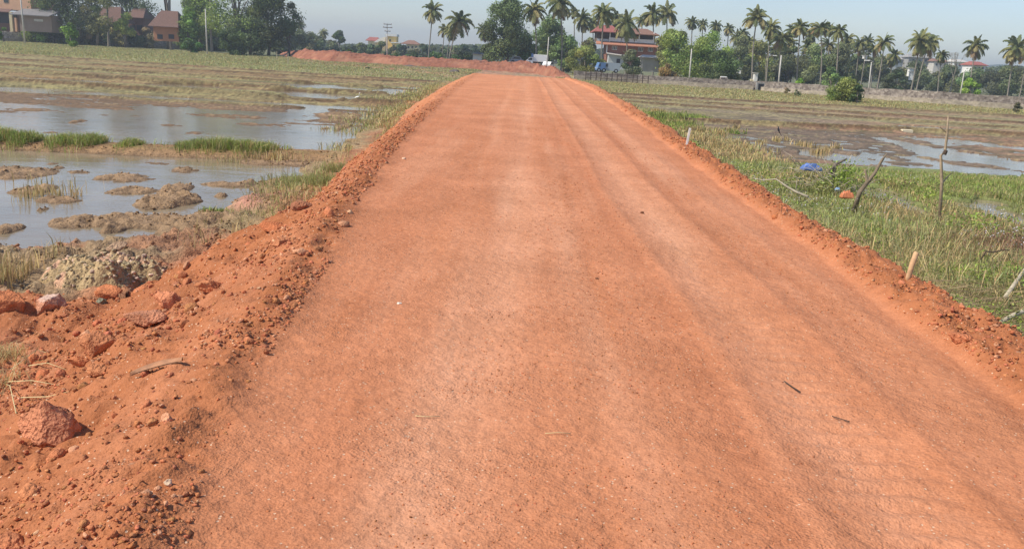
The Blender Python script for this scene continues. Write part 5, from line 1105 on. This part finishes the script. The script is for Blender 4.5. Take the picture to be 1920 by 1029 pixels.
cx, cy = G(1355, 166); t2 = thing('wall_pier', 'short raised pier with white stones on the right wall', 'pier', (cx, cy, -.9)); m = MB(); m.box(-.5, .5, -.35, .35, 0, 1.35, .05); m.build('pier_body', M_RUB, t2); m = MB(); m.box(-.45, .35, -.3, .3, 1.352, 1.5, .05); m.build('cap', M_WHITE, t2)
# fence of dark posts in front of the wall
t = thing('post_fence', 'thin dark post fence in front of the right wall near the road end', 'fence', (0, 0, 0)); FP = []
for i in range(13):
    px = 1097+i*9.6+random.uniform(-1.5, 1.5); gxx, gyy = G(px, 151.5+(px-1097)*.055); gyy -= 1.2; FP.append(Vector((gxx, gyy, -1)))
    m = MB(); m.tube([FP[-1], FP[-1]+Vector((random.uniform(-.06, .06), 0, 1.25+random.uniform(-.15, .2)))], .055, 6); m.build('post', DARKW, t)
for z in (.45, 1.0):
    m = MB(); m.tube([p+Vector((0, -.05, z)) for p in FP], .028, 5); m.build('rail', DARKW, t)
# ================================================================ POLES
CONC = plain('concrete', (.50, .47, .42), .85, .15, 4)
def pole(bx, by, tx, ty, D, r, label, arms=(), lamp=0, ins=False, mat=None):
    x = gx(bx, by, D); zt = W(tx, ty, D).z; t = thing('utility_pole', label, 'pole', (x, D, GZ), 0, 'poles behind the paddies'); m = MB()
    m.tube([(0, 0, -.2), (gx(tx, ty, D)-x, 0, zt-GZ)], [r, r*.65], 8); m.build('shaft', mat or CONC, t, smooth=True)
    for py, hw in arms:
        z = W(tx, py, D).z-GZ; mm = MB(); mm.box(-hw, hw, -.05-r, -r+.05, z-.05, z+.05); a = mm.build('crossarm', DARKW, t)
        for k in (-.9, .9): mm = MB(); mm.tube([(hw*k, -r, z+.05), (hw*k, -r, z+.22)], [.05, .03], 6); mm.build('insulator', CONC, a)
    if lamp:
        z = zt-GZ; mm = MB(); mm.tube([(0, 0, z), (lamp*.5, 0, z+.25), (lamp, 0, z+.2)], .035, 6); mm.build('arm', CONC, t)
        mm = MB(); mm.box(lamp-.3, lamp+.35, -.14, .14, z+.1, z+.24, .04); mm.build('lamp_head', M_WHITE, t)
pole(726, 106, 726, 45, 152, .11, 'tall pole with three crossarms in front of the yellow building', ((46, .7), (52, .8), (59, .5)))
pole(388, 84, 385, 17, 155, .14, 'pale concrete pole behind the right end of the left wall', ())
pole(45, 60, 37, -20, 158, .15, 'pale pole in front of the brown flat roofed shed', ())
pole(1025, 124, 1029, 70, 150, .12, 'pale concrete pole right of the white truck')
pole(1293, 146, 1297, 92, 128, .12, 'pale concrete pole before the green mango tree')
pole(1460, 158, 1465, 104, 128, .13, 'pale thick concrete pole under the low yellow palm')
pole(1435, 156, 1437, 106, 150, .07, 'thin street lamp pole with two white lamp heads', (), 1.0, mat=PBARK)
pole(1385, 138, 1386, 108, 160, .06, 'short thin dark pole left of the tallest right palm', mat=PBARK)
pole(1629, 172, 1634, 117, 118, .10, 'pale concrete pole right of the rounded bush with long street lamp arm', (), -.9)
pole(1800, 182, 1808, 134, 120, .09, 'pale leaning concrete pole below the lone right palm')
for (bx, by, ty, D, lb) in ((540, 114, 100, 118, 'thin pale marker post in the grass before the red bank'), (519, 104, 97, 135, 'shorter marker post on the grassy rise left of the bank')):
    x = gx(bx, by, D); z1 = W(bx, ty, D).z; m = MB(); m.tube([(0, 0, -.1), (.03, 0, z1+1)], [.06, .05], 6); tag(m.build('marker_stick', PALEW, loc=(x, D, -1)), lb, 'post')
# ================================================================ VEHICLES
RUBBER = plain('rubber', (.02, .02, .02), .8, .2, 5); WPAINT = plain('white_paint', (.78, .78, .76), .35, .04, 2); BPAINT = plain('blue_paint', (.12, .22, .42), .4, .1, 2); SPAINT = plain('silver_paint', (.30, .35, .40), .35, .06, 2)
def wheel(t, x, y, r, wd=.2):
    m = MB(); m.tube([(x, y-wd/2, r), (x, y+wd/2, r)], r, 16); w_ = m.build('wheel', RUBBER, t); m = MB(); m.tube([(x, y-wd/2-.01, r), (x, y+wd/2+.01, r)], r*.5, 10); m.build('rim', SPAINT, w_)
def truck(px, py, D, label):
    x, z = W(px, py, D).x, W(px, py, D).z; t = thing('box_truck', label, 'truck', (x, D, z-.2), 0)
    m = MB(); m.box(-.45, 2.15, -.9, .9, .75, 2.0, .04); m.build('cargo_box', WPAINT, t)
    m = MB(); m.prism([(-1.75, .4), (-.5, .4), (-.5, 1.5), (-1.15, 1.5), (-1.6, 1.0), (-1.75, .95)], -.85, .85); m.build('cab', WPAINT, t)
    m = MB(); m.prism([(-1.13, .98), (-.65, .98), (-.65, 1.38), (-1.08, 1.38), (-1.42, 1.02)], -.865, -.852); m.build('side_window', M_GLASS, t)
    m = MB(); m.add([(-1.62, -.75, 1.0), (-1.62, .75, 1.0), (-1.19, .75, 1.46), (-1.19, -.75, 1.46)], [(0, 1, 2, 3)]); m.v = [(a-.03, b, c+.03) for a, b, c in m.v]; m.build('windscreen', M_GLASS, t)
    m = MB(); m.box(-.75, 2.1, -.35, .35, .5, .72); m.build('chassis', M_DARK, t)
    m = MB(); m.box(-.85, -.47, -.8, .8, 1.51, 2.1, .03); m.build('blue_tarp', BPAINT, t)
    for wx in (-1.2, 1.3): wheel(t, wx, -.75, .38); wheel(t, wx, .75, .38)
truck(1004, 122, 158, 'white box truck parked behind the bank by the yellowish palm')
def car(px, py, D, ln, label, paint, rz_=0, name='parked_car', h=1.3):
    p = W(px, py, D); t = thing(name, label, 'car' if name == 'parked_car' else 'van', (p.x, D, p.z-.3), rz_); a = ln/2
    if name == 'parked_car': pf = [(-a, .3), (a, .3), (a, .78), (a*.75, .85), (a*.42, h), (-a*.45, h), (-a*.8, .9), (-a, .8)]; wn = [(-a*.68, .86), (a*.60, .86), (a*.36, h-.08), (-a*.40, h-.08)]
    else: pf = [(-a, .3), (a, .3), (a, h*.93), (a*.95, h), (-a*.55, h), (-a*.85, h*.6), (-a, h*.5)]; wn = [(-a*.75, h*.58), (-a*.25, h*.58), (-a*.25, h*.9), (-a*.52, h*.9)]
    m = MB(); m.prism(pf, -.75, .75); m.build('body', paint, t); m = MB(); m.prism(wn, -.765, -.751); m.build('side_window', M_GLASS, t); m = MB(); m.prism(wn, .751, .765); m.build('side_window', M_GLASS, t)
    for wx in (-a*.62, a*.62): wheel(t, wx, -.68, .32); wheel(t, wx, .68, .32)
    m = MB(); m.box(-a-.03, -a+.02, -.6, -.35, .55, .68); m.build('headlight', M_WHITE, t); m = MB(); m.box(-a-.03, -a+.02, .35, .6, .55, .68); m.build('headlight', M_WHITE, t)
car(1028, 127, 154, 2.0, 'small white car right of the box truck below the pale pole', WPAINT, 1.1)
car(969, 117, 160, 2.4, 'low pale blue car left of the box truck under the big tree', SPAINT)
car(1143, 133, 141, 3.1, 'blue grey van parked behind the wall in front of the house', SPAINT, 0, 'parked_van', 1.55)
car(1125, 132, 140, 1.3, 'dark blue pickup cab parked left of the blue grey van', BPAINT, .2, 'parked_van', 1.5)
car(1112, 130, 147, 1.6, 'pale grey car half hidden by the wide olive bush', SPAINT, .3)
# ================================================================ LOOSE THINGS in the fields
def crumple(name, px, py, wpx, hpx, z, col, label, cat, seed, thick=.3, rough=.5):
    c = G(px, py, z); q = math.hypot(c[0], c[1])/FPX; n = 26; u_ = np.linspace(-1, 1, n); A, B = np.meshgrid(u_, u_)
    a = wpx*q/2; Xs = A*a*(1+.2*(fbm(A, B, 1.4, seed, 2)-.5)); Ys = B*a*.6; h = hpx*q
    Zs = h*(.25+1.0*fbm(A+seed, B, 1.7, seed, 3))*(1-(np.maximum(abs(A), abs(B)))**4*.8)
    V = np.stack([Xs, Ys, Zs], -1).reshape(-1, 3); Fg = gridfaces(n, n); V2 = V.copy(); V2[:, 2] = V2[:, 2]*.7-.02
    rim = [(i, i+1) for i in range(n-1)]+[(i*n+n-1, (i+1)*n+n-1) for i in range(n-1)]+[(n*n-1-i, n*n-2-i) for i in range(n-1)]+[((n-1-i)*n, (n-2-i)*n) for i in range(n-1)]
    Fr = np.array([(b, a_, a_+n*n, b+n*n) for a_, b in rim]); Fa = np.concatenate([Fg, Fg[:, ::-1]+n*n, Fr])
    return tag(mk(name, np.concatenate([V, V2]), Fa, plain(name+'_plastic', col, rough, .2, 6), loc=(c[0], c[1], z)), label, cat)
crumple('plastic_sheet', 1521, 320, 34, 15, -.72, (.10, .17, .42), 'crumpled blue plastic sheet caught on the brush pile', 'plastic sheet', 3)
crumple('plastic_bag', 1587, 372, 22, 14, -.85, (.60, .20, .08), 'crumpled orange plastic bag in the weeds at the foot of the dead trunk', 'plastic bag', 8)
crumple('plastic_scrap', 1570, 357, 9, 7, -.85, (.35, .5, .75), 'scrap of pale blue plastic left of the orange bag', 'plastic scrap', 12)
c = G(1700, 247); m = MB(); m.box(-.27, .27, -.15, .15, 0, .17, .02); tag(m.build('foam_block', plain('foam', (.72, .62, .42), .8, .1, 5), loc=(c[0], c[1], WZ)), 'pale rectangular foam block floating in the flooded right paddy', 'block')
# birds
def bird(px, py, z, L_, body, legs, label, cat, up, rzv, tail, neck):
    c = G(px, py, z); s = L_; t = thing(cat, label, 'bird', (c[0], c[1], z), rzv)
    path = [(-tail*s, 0, up*.55*s), (-.28*s, 0, up*.75*s), (-.1*s, 0, up*.88*s), (.12*s, 0, up*1.0*s), (.25*s, 0, up*1.15*s)]; rad = [.02*s, .06*s, .13*s, .12*s, .06*s]
    if neck: path += [(.20*s, 0, (up*1.15+.2)*s), (.26*s, 0, (up*1.15+.42)*s), (.36*s, 0, (up*1.15+.45)*s)]; rad += [.035*s, .04*s, .03*s]
    else: path += [(.33*s, 0, up*1.25*s), (.42*s, 0, up*1.25*s)]; rad += [.075*s, .03*s]
    m = MB(); m.tube(path, rad, 10); m.build('body', body, t, smooth=True); e = path[-1]
    m = MB(); m.tube([e, (e[0]+.14*s, 0, e[2]-.02*s)], [.018*s, .003], 6); m.build('beak', legs, t)
    for sy in (-1, 1):
        m = MB(); m.tube([(0, sy*.04*s, up*.85*s), (.03*s, sy*.04*s, up*.4*s), (0, sy*.04*s, 0)], .010*s, 5); m.build('leg', legs, t)
        m = MB(); m.tube([(.12*s, sy*.11*s, up*.98*s), (-.15*s, sy*.11*s, up*.82*s), (-.34*s, sy*.05*s, up*.7*s)], [.05*s, .05*s, .01*s], 6); m.build('wing', body, t)
EG = plain('white_feathers', (.8, .8, .77), .7, .05, 8); BK = plain('black_feathers', (.02, .02, .025), .5, .2, 8)
bird(670, 191, WZ, .42, EG, BK, 'white egret standing in shallow water left of the road', 'egret', .6, .3, .4, True)
bc = G(1452, 262, -1.02); top_z = -.72
m = MB(); m.tube([(0, 0, 0), (-.02, 0, .3)], [.012, .008], 6); tag(m.build('perch_stick', DRYWOOD, loc=(bc[0], bc[1], -1.04)), 'short perch stick under the black bird in the right mud', 'stick')
t0 = len(COL.objects); c0 = W(1451, 0, bc[1]); 
bird(1452, 262, -1.02, .30, BK, BK, 'black bird with a long drooping tail perched in the right paddy', 'drongo', .7, 2.9, .95, False)
for o in COL.objects:
    if o.name.startswith('drongo'): o.location = (bc[0]-.02, bc[1], -.745); o.rotation_euler = (0, -.75, math.pi*.92)
# dark mud heaps near the road end
def mudheap(px, py, wpx, hpx, col, label, seed):
    c = G(px, py); s = PXM(c[1]); v, f = rock_geo(seed, wpx*s*.5, wpx*s*.35, hpx*s*.9, .95); n = fbm(v[:, 0]*3, v[:, 1]*3+v[:, 2]*4, 1, seed, 4)
    v = v*(1+.3*(n-.5))[:, None]; o = mk('mud_heap', v, f, SOIL, col=np.array(col)*(.6+.8*n[:, None]), smooth=True, loc=(c[0], c[1], -1.02)); tag(o, label, 'mud heap', 'mud heaps dumped near the road end')
for a in ((768, 128, 34, 6, (.16, .13, .11), 'grey mud heap in the disturbed ground, leftmost of the dark ones', 61), (795, 131, 40, 6, (.15, .125, .11), 'long grey mud heap right of the leftmost dark heap', 62), (853, 139, 26, 9, (.12, .10, .09), 'darkest mud heap close to the left shoulder at the road end', 63), (735, 132, 18, 6, (.3, .16, .09), 'small brown mud heap left of the grey ones', 64), (702, 124, 18, 5, (.16, .13, .12), 'small dark heap farthest left in the disturbed ground', 65), (928, 131, 9, 4, (.10, .03, .02), 'small dark red clod heap on the far fill', 66), (830, 129, 30, 5, (.32, .2, .12), 'tan earth heap between the long grey and the darkest heap', 67), (905, 137, 24, 3, (.3, .16, .1), 'flat brown heap at the centre of the road end', 68), (875, 129, 30, 4, (.2, .15, .12), 'low grey brown heap behind the darkest one', 69), (640, 112, 40, 7, (.38, .2, .11), 'pale red heap at the left part of the bank foot', 70)): mudheap(*a)
# ================================================================ HILLS and HAZE
def hill():
    n = 60; V = []; 
    for i in range(n):
        q = i/(n-1); px = 1700+q*400; h = 26*math.sin(math.pi*min(1, q*1.1))**.7*(.8+.4*float(fbm(q*5, 0., 1, 77, 3))); x = gx(px, 150, 1500)
        V += [(x, 1400, -2), (x, 1500, h+6), (x, 1700, h*.8), (x, 1900, -2)]
    f = [(i*4+j, i*4+4+j, i*4+5+j, i*4+1+j) for i in range(n-1) for j in range(3)]
    return mk('hills', V, f, plain('wooded_hill', (.07, .09, .045), .95, .4, .02), smooth=True)
tag(hill(), 'low wooded hills far off at the right', None, None, 'structure')
hz, tt_, b_ = nodes('haze'); tt_.nodes.remove(b_); pv = tt_.nodes.new('ShaderNodeVolumePrincipled'); pv.inputs['Color'].default_value = (.82, .91, 1.0, 1); pv.inputs['Density'].default_value = .00062; pv.inputs['Anisotropy'].default_value = .3
tt_.links.new(pv.outputs[0], tt_.nodes['Material Output'].inputs['Volume'])
hb = MB().box(-1900, 1900, -60, 2050, -2.6, 45).build('haze', hz); tag(hb, 'thin pale daylight haze over the fields', None, None, 'stuff')
